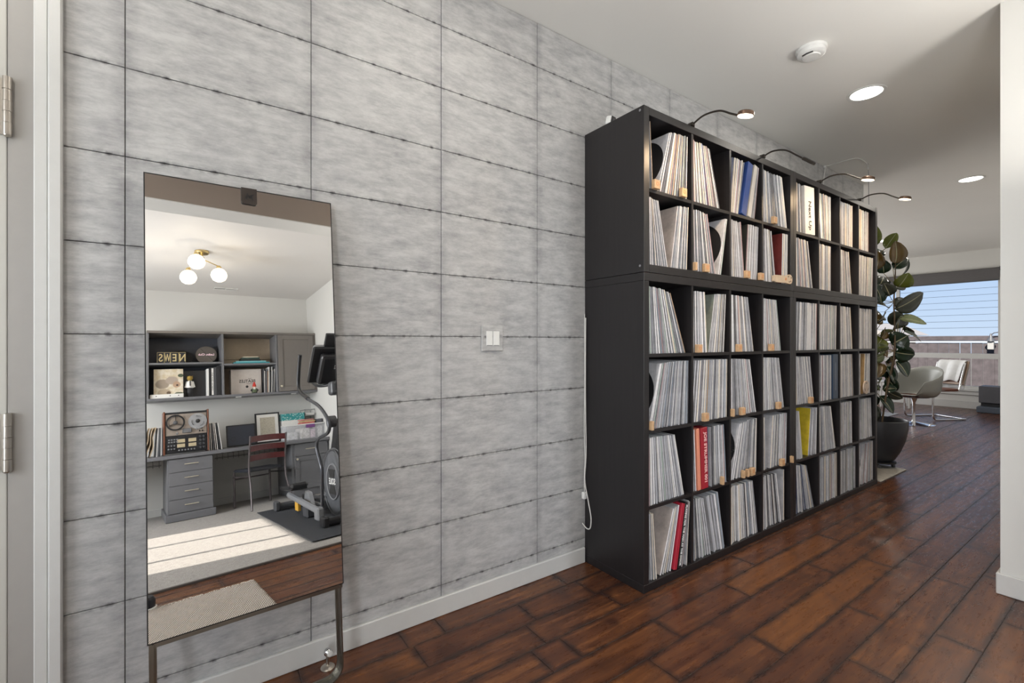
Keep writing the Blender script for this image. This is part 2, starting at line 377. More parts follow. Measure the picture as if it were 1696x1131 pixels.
# floor and planks
fl = MB().box(-1.6, -2.2, -.05, 5.49, .10, -.0022).box(5.49, -1.32, -.05, 11.03, 3.2, -.0022).build('floor', 'plankgap', kind='structure')
def plank(x0, x1, y0, y1):
    g = .0007; xa, xb, ya, yb = x0+g, x1-g, y0+g, y1-g; c = .0013; Lx = xb-xa; W = yb-ya
    vs = [(xa, ya, -.0021), (xb, ya, -.0021), (xb, yb, -.0021), (xa, yb, -.0021), (xa, ya, -.0010), (xb, ya, -.0010), (xb, yb, -.0010), (xa, yb, -.0010),
          (xa+c, ya+c, 0), (xb-c, ya+c, 0), (xb-c, yb-c, 0), (xa+c, yb-c, 0)]
    ctr = Vector(((xa+xb)/2, (ya+yb)/2, 0))
    fs = [(8, 9, 10, 11)]+[(4+k, 4+(k+1) % 4, 8+(k+1) % 4, 8+k) for k in range(4)]+[(k, (k+1) % 4, 4+(k+1) % 4, 4+k) for k in range(4)]
    me = bpy.data.meshes.new('plank'); me.from_pydata([tuple(Vector(v)-ctr) for v in vs], [], fs); me.materials.append(M['plank'])
    um, ue, un = me.uv_layers.new(name='m'), me.uv_layers.new(name='e'), me.uv_layers.new(name='n')
    full0 = y0
    for lp in me.loops:
        x, y, z = vs[lp.vertex_index]
        um.data[lp.index].uv = (x-xa, y-ya); ue.data[lp.index].uv = (x-xa, xb-x); un.data[lp.index].uv = ((x-xa)/Lx, (y-ya)/W)
    link('plank', me, fl, tuple(ctr))
rng = random.Random(11)
known = {0: [.68, .837, 1.477], 1: [.697, 1.184, 1.526], 2: [2.2], 3: [1.045, 1.183, 2.40], 4: [.3, 1.58, 2.09, 3.09], 5: [1.37, 2.64], 6: [.55, 1.811, 2.95], 7: [1.25, 2.356], 8: [.8, 1.97, 3.0], 9: [1.55, 2.423], 10: [.9, 1.9, 2.75]}
rows = []
y = .0135; rows.append((y-.1385, y))
k = 0
while rows[-1][0] > -2.03: rows.append((rows[-1][0]-.1385, rows[-1][0]))
for r_, (ya, yb) in enumerate(rows):
    ya = max(ya, -2.04); yb = min(yb, 0.006)
    if yb-ya < .03: continue
    xs = [-1.6]; kn = known.get(r_, [])
    x = -1.6
    first = kn[0] if kn else 99
    while x+.5 < min(first, 3):
        nx = x+rng.uniform(.4, 1.5)
        if nx > first-.25: break
        xs.append(nx); x = nx
    xs += kn; x = xs[-1]; end = 3.05 if yb < -1.36 else 11.03
    while True:
        x += rng.uniform(.45, 1.9)
        if x > end-.3: break
        xs.append(x)
    xs.append(end)
    xs[0] = -1.6
    for a, b_ in zip(xs, xs[1:]): plank(a, b_, ya, yb)
y = .0135
while y < 3.19:
    yb = min(y+.1385, 3.2); x = 5.49; xs = [x]
    while True:
        x += rng.uniform(.9, 2.2)
        if x > 10.6: break
        xs.append(x)
    xs.append(11.03)
    for a, b_ in zip(xs, xs[1:]): plank(a, b_, max(y, .0065), yb)
    y += .1385
# office carpet
bm = bmesh.new(); bmesh.ops.create_grid(bm, x_segments=90, y_segments=90, size=.5)
for v in bm.verts:
    v.co.x = -1.6+3.5*(v.co.x+.5); v.co.y = -5.46+3.435*(v.co.y+.5); v.co.z = .0055+.0012*math.sin(v.co.x*61)*math.sin(v.co.y*57)
MB().frombm(bm, smooth=True).build('carpet', 'carpet', kind='stuff', label='beige cut-pile carpet of the office with a bright patch of sun', cat='carpet', group='carpet pile')
MB().box(-1.6, -2.045, .0, 1.9, -2.021, .012).build('trim_2', 'plankgap', kind='structure')
# baseboards
def basebd(name, *b): MB().bbox(*b, b=.003).build(name, 'trim', kind='structure')
basebd('baseboard_back', -.284, -.0145, .0005, 1.700, -.0002, .079)
basebd('baseboard_back_far', 4.64, -.0145, .0005, 5.49, -.0002, .079)
bb = MB().bbox(3.040, -1.95, .0005, 3.0528, -1.307, .095, b=.003).bbox(3.053, -1.3195, .0005, 5.2, -1.307, .095, b=.003)
bb.build('baseboard_right', 'trim', kind='structure')
basebd('baseboard_far', 11.014, -1.32, .0005, 11.0295, 3.2, .13)
basebd('baseboard_office', -1.6, -5.4595, .0005, .19, -5.446, .09)
basebd('baseboard_office_middle', .64, -5.4595, .0005, 1.44, -5.446, .09)

# door with casing at the left edge
MB().bbox(-.318, -.021, 0.0005, -.289, -.0002, 2.30, .004).bbox(-.347, -.015, .0005, -.3181, -.0002, 2.28, .003).box(-.3472, -.0145, 2.21, -1.25, -.0002, 2.28).build('trim_door_casing', 'trim', kind='structure')
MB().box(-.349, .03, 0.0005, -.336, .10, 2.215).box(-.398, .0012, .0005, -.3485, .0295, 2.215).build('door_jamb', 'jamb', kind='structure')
door = link('door_1', None, None, (-.42, .02, .0), kind='structure')
MB().bbox(-1.20, .004, .008, -.400, .040, 2.205, .002).build('door_leaf', 'door', door)
for zc in (1.782, .889):
    h = MB()
    zz = zc-.077
    for q, (ln, r_) in enumerate([(.032, .0096), (.030, .0090), (.028, .0096), (.030, .0090), (.034, .0096)]):
        h.lathe([(r_, zz), (r_, zz+ln-.0008)], (-.397, -.008, 0), n=18); zz += ln
    h.lathe([(.003, zc-.083), (.008, zc-.080), (.009, zc-.077)], (-.397, -.008, 0), n=12)
    h.box(-.425, .0005, zc-.075, -.402, .0038, zc+.075)
    h.build('hinge', 'nickel', door)

# windows (structure)
def window(name, x, y0, y1, z0, z1, mull, rails, depth=.06, t=.045):
    w_ = link(name, None, None, (x, (y0+y1)/2, z0), kind='structure')
    f = MB().box(x, y0, z0, x+depth, y0+t, z1).box(x, y1-t, z0, x+depth, y1, z1).box(x, y0+t, z0, x+depth, y1-t, z0+t).box(x, y0+t, z1-t, x+depth, y1-t, z1)
    f.build('window_frame', 'trim', w_)
    for m_ in mull: MB().box(x+.005, m_-.025, z0+t, x+depth-.005, m_+.025, z1-t).build('mullion', 'trim', w_)
    for (r0, r1) in rails: MB().box(x+.004, y0+t, r0, x+depth-.004, y1-t, r1).build('transom', 'trim', w_)
    return w_
w1 = window('window_1', 11.05, -.133, 2.6, .34, 2.38, [1.25], [(.862, .95)], .07, .05)
MB().box(11.085, -.083, .39, 11.089, 1.225, .862).box(11.085, -.083, .95, 11.089, 1.225, 2.33).box(11.085, 1.275, .39, 11.089, 2.55, .862).box(11.085, 1.275, .95, 11.089, 2.55, 2.33).build('pane', 'paleglass', w1)
MB().bbox(10.985, -.20, .300, 11.028, 2.66, .335, .004).bbox(11.005, -.17, .235, 11.028, 2.63, .300, .003).build('window_sill', 'trim', w1)
window('window_2', -1.68, -4.36, -2.84, .75, 2.10, [-3.83, -3.24], [], .02, .03)
window('window_added_3', -1.68, -1.55, -.45, .5, 2.2, [-1.0], [])  # added, unseen window that lets fill light into the hall
MB().box(-3.3, -2.3, -.3, -3.15, .9, 4.2).build('wall_sun_block', 'wall', kind='structure')  # added unseen wall, keeps the sun out of the hall window
w5 = link('window_added_5', None, None, (2.26, -2.12, .25), kind='structure')  # added, unseen entry window for frontal light on shelf and wall
MB().box(1.96, -2.15, .25, 2.0, -2.09, 2.15).box(2.52, -2.15, .25, 2.56, -2.09, 2.15).box(2.0, -2.15, .25, 2.52, -2.09, .29).box(2.0, -2.15, 2.11, 2.52, -2.09, 2.15).build('window_frame', 'trim', w5)
w4 = link('window_added_4', None, None, (8.2, 3.25, .5), kind='structure')  # added, unseen window for the living-room fill lamp
MB().box(6.4, 3.24, .5, 6.45, 3.3, 2.3).box(9.95, 3.24, .5, 10, 3.3, 2.3).box(6.45, 3.24, .5, 9.95, 3.3, .55).box(6.45, 3.24, 2.25, 9.95, 3.3, 2.3).build('window_frame', 'trim', w4)
MB().box(8.17, 3.245, .55, 8.23, 3.295, 2.25).build('mullion', 'trim', w4)
rs = thing('roller_shade', (10.99, 1.2, 2.38), 'dark grey roller shade rolled up at the top of the far window', 'blind')
MB().box(10.95, -.115, 2.19, 10.953, 2.56, 2.36).build('shade_fabric', 'shade', rs)
MB().lathe([(.022, 0), (.022, 2.675)], (10.975, -.115, 2.365), (0, 1, 0), 14).build('shade_roll', 'shade', rs)
MB().bbox(10.946, -.115, 2.172, 10.957, 2.56, 2.192, .002).build('bottom_bar', 'dgrey', rs)
for yy in (-.128, 2.562): MB().box(10.945, yy, 2.335, 11.029, yy+.012, 2.40).build('bracket', 'blackm', rs)

# ------------------------------------------------------------------ leaning mirror
Rz = Matrix.Rotation(.0436, 3, 'Z'); Rx = Matrix.Rotation(-.0844, 3, 'X'); Ry = Matrix.Rotation(-.0077, 3, 'Y')
MT = (Rz @ Rx @ Ry).to_4x4(); MT.translation = Vector((.1618, -.1048, .9891))
mir = thing('leaning_mirror', (.17, -.17, 0), 'tall frameless black-edged mirror on a steel stand leaning against the grey wall', 'mirror')
W2, H2 = .265, .6666
MB().box(-W2+.003, .0000, -H2+.003, W2-.003, .0006, H2-.003, T=MT).build('mirror_glass', 'mirror', mir)
e_ = MB()
for b_ in ((-W2, -.0005, -H2, -W2+.003, .003, H2), (W2-.003, -.0005, -H2, W2, .003, H2), (-W2+.003, -.0005, H2-.003, W2-.003, .003, H2), (-W2+.003, -.0005, -H2, W2-.003, .003, -H2+.003)): e_.box(*b_, T=MT)
e_.bbox(-W2+.002, .0032, -H2+.002, W2-.002, .030, H2-.002, .002, T=MT)
e_.build('mirror_case', 'mirror_edge', mir)
# camera cover tab with the maker's mark
def rrect(x0, y0, x1, y1, r, n=5, corners=(1, 1, 1, 1)):
    out = []
    for (cx, cy, a, on) in ((x1-r, y0+r, -90, corners[0]), (x1-r, y1-r, 0, corners[1]), (x0+r, y1-r, 90, corners[2]), (x0+r, y0+r, 180, corners[3])):
        if on: out += [(cx+r*math.cos(R(a+90*i/n)), cy+r*math.sin(R(a+90*i/n))) for i in range(n+1)]
        else: out.append((x1 if cx > (x0+x1)/2 else x0, y1 if cy > (y0+y1)/2 else y0))
    return out
TM = MT @ frame_mat((0, 0, 0), (1, 0, 0), (0, 0, 1))   # local xy = mirror plane, +z towards the room
MB().prism(rrect(-.018, .615, .027, .668, .006, corners=(1, 0, 0, 1)), .0012, .007, TM).build('camera_cover', plain('cover_brown', (.030, .022, .018), .35), mir)
Mk = [(-.012, -.009), (-.0055, -.009), (-.003, .001), (.001, -.006), (.006, -.006), (.009, -.012), (.012, -.012), (.009, .002), (.016, .009), (.009, .008), (-.0005, .001), (-.003, .010), (-.006, .010)]
MB().prism([(x+.004, y+.640) for x, y in Mk], .007, .0075, TM).build('emblem', 'mirror_edge', mir)
# stand: flat steel U below the glass, rounded lower corners
st = MB()
path = [(-W2+.012, -.6672), (-W2+.012, -.925)]+[(-W2+.012+.05+.05*math.cos(a), -.925+.05*math.sin(a)) for a in [PI+PI/2*i/8 for i in range(1, 9)]]
path += [(W2-.012-.05+.05*math.cos(a), -.925+.05*math.sin(a)) for a in [-PI/2+PI/2*i/8 for i in range(0, 9)]]+[(W2-.012, -.6672)]
pts = [MT @ Vector((x, .012, y)) for x, y in path]
def strap(mb, path, half, y0, y1, T):
    P = [Vector((x, 0, z)) for x, z in path]; n = len(P); vs = []
    for i, p in enumerate(P):
        t = (P[min(i+1, n-1)]-P[max(i-1, 0)]).normalized(); nn = Vector((-t.z, 0, t.x))
        for yy in (y0, y1):
            for s_ in (-1, 1): q = p+nn*half*s_; vs.append(T @ Vector((q.x, yy, q.z)))
    fs = []
    for i in range(n-1):
        a = i*4; fs += [(a, a+4, a+5, a+1), (a+2, a+3, a+7, a+6), (a, a+2, a+6, a+4), (a+1, a+5, a+7, a+3)]
    fs += [(0, 1, 3, 2), (n*4-4, n*4-2, n*4-1, n*4-3)]
    return mb.add(vs, fs)
strap(st, path, .0022, -.004, .034, MT)
strap(st, path, .009, .026, .034, MT)
st.build('stand', 'steel', mir)
MB().box(-W2+.004, .001, -H2-.012, W2-.004, .022, -H2-.0005, T=MT).build('bottom_rail', 'steel', mir)
ds = thing('door_stop', (.402, -.062, 0), 'small chrome floor door stop with a ball tip behind the mirror stand', 'door stop')
MB().lathe([(.024, .0005), (.024, .003), (.018, .008), (.008, .011)], (.402, -.062, 0)).build('base', 'nickel', ds)
MB().lathe([(.006, .0108), (.006, .045)], (.402, -.062, 0), n=14).build('stem', 'nickel', ds)
MB().lathe([(.0001, -.016), (.008, -.014), (.0135, -.007), (.0145, 0), (.0135, .007), (.008, .013), (.0001, .015)], (.402, -.066, .058), (.25, -1, 0), 18).build('ball', 'chrome', ds)
MB().lathe([(.0001, .001), (.0095, .0), (.0095, -.004)], (.4058, -.0815, .058), (.25, -1, 0), 18).build('bumper', 'white', ds)

# ------------------------------------------------------------------ record shelf: two tall units below, two low units on top
X0, LM, DEP = 1.7049, 1.4445, .39
TB, TD = .038, .016
YF, YB = -DEP, -.004
cwid = (LM-2*TB-3*TD)/4
ZU = 1.4758
rowz = []          # (z0, z1) interior of each row from the top
hU = (2.2407-ZU-2*TB-TD)/2
rowz.append((ZU+TB+hU+TD, 2.2407-TB)); rowz.append((ZU+TB, ZU+TB+hU))
hL = (1.4367-.0381-3*TD)/4
for r_ in range(4): z1 = 1.4367-r_*(hL+TD); rowz.append((z1-hL, z1))
def colx(c): u = c//4; i = c % 4; x = X0+u*(LM+.0015)+TB+i*(cwid+TD); return x, x+cwid
shelf_lbl = ['black-brown low cube shelf unit on top of the nearer tall unit', 'black-brown low cube shelf unit on top of the farther tall unit',
             'black-brown tall cube shelf unit on the floor, nearest the mirror', 'black-brown tall cube shelf unit on the floor, beside the potted plant']
for q in range(4):
    u = q % 2; low = q < 2; xa = X0+u*(LM+.0015); xb = xa+LM
    za, zb = (ZU, 2.2407) if low else (.0005, 1.4742)
    sh = thing('cube_shelf', (xa, YB, za), shelf_lbl[q], 'shelf', 'cube shelf units holding the records')
    if low:
        MB().bbox(xa, YF, za, xa+TB, YB, zb, .0012).build('side_board', 'shelf', sh); MB().bbox(xb-TB, YF, za, xb, YB, zb, .0012).build('side_board', 'shelf', sh)
        MB().bbox(xa+TB, YF+.0008, zb-TB, xb-TB, YB, zb-.0006, .0012).build('top_board', 'shelf', sh); MB().bbox(xa+TB, YF+.0008, za+.0006, xb-TB, YB, za+TB, .0012).build('bottom_board', 'shelf', sh)
    else:
        MB().bbox(xa, YF, 1.4367, xb, YB, zb, .0012).build('top_board', 'shelf', sh); MB().bbox(xa, YF, za, xb, YB, .0381, .0012).build('bottom_board', 'shelf', sh)
        MB().bbox(xa+.0008, YF+.0008, .0381, xa+TB, YB, 1.4367, .0012).build('side_board', 'shelf', sh); MB().bbox(xb-TB, YF+.0008, .0381, xb-.0008, YB, 1.4367, .0012).build('side_board', 'shelf', sh)
    zl, zh = (za+TB, zb-TB) if low else (.0381, 1.4367)
    for i in range(1, 4):
        x = xa+TB+i*cwid+(i-1)*TD
        MB().box(x, YF+.003, zl, x+TD, YB, zh).build('divider', 'shelf', sh)
    rz = rowz[:2] if low else rowz[2:]
    for (z0, z1) in rz[:-1]:
        for i in range(4):
            x = xa+TB+i*(cwid+TD); MB().box(x, YF+.004, z0-TD, x+cwid, YB, z0).build('shelf_board', 'shelf', sh)
    if low:
        for zz in (za+.03, zb-.018):
            if q == 0: MB().lathe([(.004, 0), (.006, .0008), (.004, .0012)], (xa-.0002, YF+.022, zz), (-1, 0, 0), 14).build('screw_cap', 'mgrey', sh)

# ------------------------------------------------------------------ records
SP = {}
def spine(name, c, warm=0):
    k = NT('sleeve_'+name.replace(' ', '_')); p = k.obj()
    v1 = k.noise(k.mapping(p, (400, 30, 55)), 1.0, 3, .8); v2 = k.noise(k.mapping(p, (520, 8, 6)), 1.0, 2)
    col = k.mix(k.ramp(v2, (.3, 0), (.7, 1)), tuple(x*.80 for x in c), tuple(min(.9, x*1.08) for x in c))
    lum = sum(c)/3; ink = (.12, .12, .14) if lum > .2 else (.42, .42, .42)
    col = k.mix(k.math('MULTIPLY', k.ramp(v1, (.34, 1), (.40, 0)), .55), col, ink)
    return k.set(color=col, rough=.42, spec=.4)
SPC = {'white': (.82, .82, .83), 'off-white': (.72, .71, .68), 'cream': (.74, .66, .53), 'pale grey': (.58, .59, .61), 'light grey': (.42, .43, .46), 'grey': (.23, .24, .27),
       'blue-grey': (.26, .31, .37), 'charcoal': (.065, .067, .075), 'black': (.018, .018, .021), 'tan': (.42, .30, .19), 'dusty pink': (.46, .31, .31), 'pale green': (.38, .46, .41),
       'maroon': (.19, .03, .04), 'navy': (.025, .045, .13)}
for n_, c_ in SPC.items(): SP[n_] = spine(n_, c_)
WT = {'white': 22, 'off-white': 18, 'cream': 8, 'pale grey': 19, 'light grey': 12, 'grey': 8, 'blue-grey': 5, 'charcoal': 5, 'black': 3, 'tan': 1.5, 'dusty pink': 3.5, 'pale green': 3, 'maroon': 1, 'navy': 1}
WTW = dict(WT, cream=30, tan=8); WTW['dusty pink'] = 7; WTW['blue-grey'] = 1
names_ = list(SPC)
def cover_mat(name, c):
    k = NT('cover_'+name); p = k.obj(); f = k.noise(p, 12, 4, .7)
    return k.set(color=k.mix(k.ramp(f, (.4, 0), (.65, 1)), tuple(x*.7 for x in c), c), rough=.45)
COV = {'plain': cover_mat('plain', (.50, .50, .52)), 'art': cover_mat('art', (.30, .33, .28)), 'kraft': cover_mat('kraft', (.42, .27, .12)), 'white': cover_mat('white', (.62, .62, .65)),
       'beige': cover_mat('beige', (.55, .48, .44)), 'dark': cover_mat('dark', (.030, .03, .028)), 'maroon': cover_mat('maroon', (.14, .022, .02)), 'yellow': cover_mat('yellow', (.62, .47, .03)), 'navy': cover_mat('navy', (.03, .05, .15))}
meshes = {}
RH_ = .3145
def sleeve_mesh(t, col, cov):
    key = (round(t, 4), col, cov)
    if key not in meshes:
        b = MB(); h = t/2; H = RH_/2
        vs = [(-h, -H, 0), (h, -H, 0), (h, H, 0), (-h, H, 0), (-h, -H, RH_), (h, -H, RH_), (h, H, RH_), (-h, H, RH_)]
        me = bpy.data.meshes.new('record'); me.from_pydata(vs, [], [(0, 3, 2, 1), (4, 5, 6, 7), (0, 1, 5, 4), (1, 2, 6, 5), (2, 3, 7, 6), (3, 0, 4, 7)])
        me.materials.append(SP[col] if isinstance(col, str) else col); me.materials.append(COV[cov])
        for p in me.polygons: p.material_index = 0 if p.index in (0, 1, 2, 4) else 1
        meshes[key] = me
    return meshes[key]
# stacks: (bottom from, bottom to, top from, top to, count, special) as fractions of a compartment's width
ST = {
 (0,0): [(0,.12,0,.05,4,None),(.22,.91,.50,.93,19,'disc')], (0,1): [(0,.77,0,.47,18,None)], (0,2): [(0,.30,.10,.50,8,None),(.33,.50,.54,.75,0,'bluebox'),(.53,.66,.77,.88,0,'whitebox'),(.68,.82,.89,.97,4,None)],
 (0,3): [(0,.42,0,.28,8,None),(.43,.58,.30,.42,2,'greybox'),(.59,.95,.43,.75,8,None)], (0,4): [(0,.36,0,.28,7,None),(.42,.88,.34,.86,0,'nextup')],
 (0,5): [(.12,.28,0,.16,3,None),(.28,.66,.20,.66,11,None)], (0,6): [(0,.72,0,.72,15,None)], (0,7): [(0,.62,.02,.62,12,None)],
 (1,0): [(0,.49,0,.25,12,None),(.53,.91,.70,.95,11,'lyrics')], (1,1): [(0,.66,0,.42,16,None),(.69,.80,.90,.98,3,'disc')],
 (1,2): [(0,.32,.02,.22,7,None),(.36,.44,.23,.33,2,None),(.48,.92,.56,.97,11,'dark')], (1,3): [(0,.56,0,.38,11,None),(.70,.95,.74,.97,6,'maroon')],
 (1,4): [(0,.78,0,.56,14,None)], (1,5): [(0,.66,0,.66,14,None)], (1,6): [(0,.70,0,.52,13,None)], (1,7): [(0,.93,.05,.99,14,None)],
 (2,0): [(0,.90,0,.53,20,'kraftlast')], (2,1): [(0,.42,0,.35,10,None),(.46,.88,.64,.94,12,'art')], (2,2): [(0,.78,0,.58,17,None)], (2,3): [(0,.74,0,.56,15,None)],
 (2,4): [(0,.96,.06,.98,18,None)], (2,5): [(0,.85,.04,.88,16,None)], (2,6): [(0,.76,0,.64,13,None)], (2,7): [(0,.92,0,.93,15,None)],
 (3,0): [(0.02,.97,.27,.985,27,'disc')], (3,1): [(0.01,.97,.12,.985,26,'plain')], (3,2): [(0,.84,0,.62,18,None)], (3,3): [(0,.82,0,.62,15,None)],
 (3,4): [(0,.38,0,.20,7,None),(.44,.84,.27,.66,7,None)], (3,5): [(0,.64,0,.64,12,None),(.67,.96,.67,.95,0,'bluebook')], (3,6): [(0,.84,0,.76,14,None)], (3,7): [(0,.12,0,.12,2,None),(.32,.72,.40,.72,6,'kraft')],
 (4,0): [(0,.87,0,.64,20,None)], (4,1): [(0,.13,0,.07,3,None),(.14,.22,.09,.17,0,'orangebook'),(.23,.42,.19,.39,0,'redbox'),(.43,.62,.40,.60,3,'navyset'),(.63,.99,.61,.90,9,None)],
 (4,2): [(0.01,.90,.30,.92,17,'disc')], (4,3): [(0,.20,0,.13,4,None),(.26,.92,.36,.95,15,None)], (4,4): [(0,.36,0,.20,6,None),(.61,.95,.74,.98,6,'yellow')],
 (4,5): [(0,.85,0,.60,13,None)], (4,6): [(0,.75,0,.71,12,None)], (4,7): [(0,.15,0,.10,3,None),(.24,.90,.20,.82,10,None)],
 (5,0): [(0,.24,0,.13,6,None),(.28,.56,.60,.76,5,'beige'),(.575,.66,.785,.86,0,'redslim'),(.675,.75,.87,.93,0,'blackbook'),(.77,.97,.94,.995,4,None)], (5,1): [(0,.50,0,.28,10,None),(.58,.93,.36,.74,6,None)],
 (5,2): [(0,.92,0,.75,15,None)], (5,3): [(0,.72,0,.52,9,None),(.80,.87,.80,.87,2,None)], (5,4): [(0,.85,0,.50,9,'blues')], (5,5): [(0,.96,0,.95,14,None)],
 (5,6): [(0,.97,0,.97,15,None)], (5,7): [(0,.10,0,.10,3,None),(.14,.97,.34,.97,11,'disc')]}
rowname = ['top row', 'second row', 'third row', 'fourth row', 'fifth row', 'bottom row']
colname = ['nearest', 'second', 'third', 'fourth', 'fifth', 'sixth', 'seventh', 'farthest']
ordn = ['first', 'second', 'third', 'fourth', 'fifth', 'sixth', 'seventh', 'eighth', 'ninth', 'tenth', '11th', '12th', '13th', '14th', '15th', '16th', '17th', '18th', '19th', '20th', '21st', '22nd', '23rd', '24th', '25th', '26th', '27th', '28th', '29th', '30th']
rr = random.Random(5)
stuff = MB(); stuffm = [SP[n_] for n_ in names_]+[COV[c_] for c_ in COV]; covs = list(COV)
YC = YF+.012+RH_/2
def place(xb, xt, z0, t):
    """bottom-left x of the sleeve, lean so that its top lands at xt: returns location, tilt"""
    a = math.asin(max(-.6, min(.6, (xt-xb)/RH_)))
    lift = abs(math.sin(a))*t/2
    return xb, z0+lift+.0004, a
def disc_part(parent, side=-1):
    d = MB().lathe([(.0001, 0), (.150, 0), (.150, .0008), (.0001, .0008)], (0, 0, 0), (-1, 0, 0), 40)
    o = d.build('disc', 'black', None); o.parent = parent; return o
specials = []
for (r_, c), stacks in ST.items():
    xa, xb = colx(c); z0, z1 = rowz[r_]; Wd = xb-xa; indiv = c < 2 or (c == 2 and r_ < 3); seq = 0
    for (b0, b1, t0, t1, n_, sp) in stacks:
        X = lambda f: xa+f*Wd
        if n_ == 0: specials.append((sp, r_, c, X(b0), X(b1), X(t0), X(t1), z0)); continue
        pb = (b1-b0)*Wd/n_
        for i in range(n_):
            f = (i+.5)/n_
            xc = X(b0)+(X(b1)-X(b0))*f; xt = X(t0)+(X(t1)-X(t0))*f
            t = min(pb, ((t1-t0)*Wd/n_)*1.0)*rr.uniform(.50, .84); t = max(.0022, min(t, .012)); t = round(t/.0006)*.0006
            wts = WTW if r_ == 0 else WT
            col = rr.choices(names_, [wts[q] for q in names_])[0]; cov = 'plain'
            if sp == 'navyset': col = ['navy', 'charcoal', 'charcoal'][i]
            if sp == 'greybox': col = 'charcoal'
            if sp == 'blues': col = ['pale grey', 'navy', 'white', 'off-white', 'navy', 'navy', 'pale grey', 'cream', 'grey'][i]
            if i == 0 and sp in ('disc', 'plain'): col, cov = 'white', 'white'
            if i == 0 and sp == 'lyrics': col, cov = 'white', 'beige'
            if i == 0 and sp == 'beige': col, cov, t = 'white', 'beige', .009
            if i == 0 and sp in ('art', 'dark', 'maroon', 'kraft', 'yellow'):
                cov = sp; col = {'art': 'white', 'dark': 'dusty pink', 'maroon': 'white', 'kraft': 'cream', 'yellow': 'white'}[sp]
            if sp == 'kraftlast' and i >= n_-1: col = 'tan'
            x, z, a = place(xc, xt, z0, t); yj = YC+rr.uniform(-.006, .007)
            a = max(-.62, min(.62, a))
            T = Matrix.Translation((x, yj, z)) @ Matrix.Rotation(a, 4, 'Y')
            if indiv:
                lbl = f"{col} record sleeve, {ordn[seq]} from left in the {colname[c]} compartment of the {rowname[r_]}"
                o = link('record', sleeve_mesh(t, col, cov), None, (x, yj, z), lbl, 'record', 'records standing in the cube shelves')
                o.rotation_euler = (0, a, 0)
                if i == 0 and sp == 'disc':
                    d = disc_part(o); d.location = (-t/2-.0001, -.002, RH_/2)
                    o['label'] = f"white record sleeve showing its black disc, in the {colname[c]} compartment of the {rowname[r_]}"
            else:
                h = t/2; H = RH_/2
                vs = [T @ Vector(v) for v in [(-h, -H, 0), (h, -H, 0), (h, H, 0), (-h, H, 0), (-h, -H, RH_), (h, -H, RH_), (h, H, RH_), (-h, H, RH_)]]
                mi = names_.index(col); mc = len(names_)+covs.index(cov)
                stuff.add(vs, [(0, 3, 2, 1), (4, 5, 6, 7), (0, 1, 5, 4), (2, 3, 7, 6)], mi); stuff.add(vs, [(1, 2, 6, 5), (3, 0, 4, 7)], mc)
                if i == 0 and sp == 'disc':
                    cc = T @ Vector((-t/2-.0001, -.002, RH_/2)); ax = (T.to_3x3() @ Vector((-1, 0, 0)))
                    stuff.lathe([(.0001, 0), (.150, 0), (.150, .0008), (.0001, .0008)], cc, ax, 36, mi=names_.index('black'), smooth=False)
            seq += 1
stuff.build('record_sleeves', stuffm, kind='stuff', label='remaining record sleeves packed in the third to eighth shelf columns', cat='records', group='records standing in the cube shelves')
# distinctive boxed sets
def boxset(name, col, cov_col, r_, xb0, xb1, xt0, xt1, z0, label, cat='book', H=.318, D=.316):
    t = min(xb1-xb0, max(.004, xt1-xt0))*.94; xc = (xb0+xb1)/2; xt = (xt0+xt1)/2
    a = math.asin((xt-xc)/H); z = z0+abs(math.sin(a))*t/2+.0006
    me = MB().bbox(-t/2, -D/2, 0, t/2, D/2, H, min(.0015, t/5)); me.m = [0]*len(me.f)
    m_ = plain('box_'+name, col, .4, var=.05)
    o = me.build(name, m_, label=label, cat=cat, group='records standing in the cube shelves'); o.location = (xc, YF+.006+D/2, z); o.rotation_euler = (0, a, 0)
    return o, t
def spine_text(o, t, s, size, mat, zc, ext=.0004, bold=.0, xoff=0):
    x = text(s, size, (0, 0, 0), (0, 0, -1), (1, 0, 0), mat, None, bold=bold, ext=ext)
    x.parent = o; x.location = (xoff, -.3165/2-.0006, zc); return x
M['ink'] = plain('black_ink', (.02, .02, .02), .5); M['inkw'] = plain('white_ink', (.8, .8, .78), .5); M['inkpink'] = plain('pale_pink_ink', (.85, .55, .52), .5); M['inkorange'] = plain('orange_ink', (.65, .22, .06), .5)
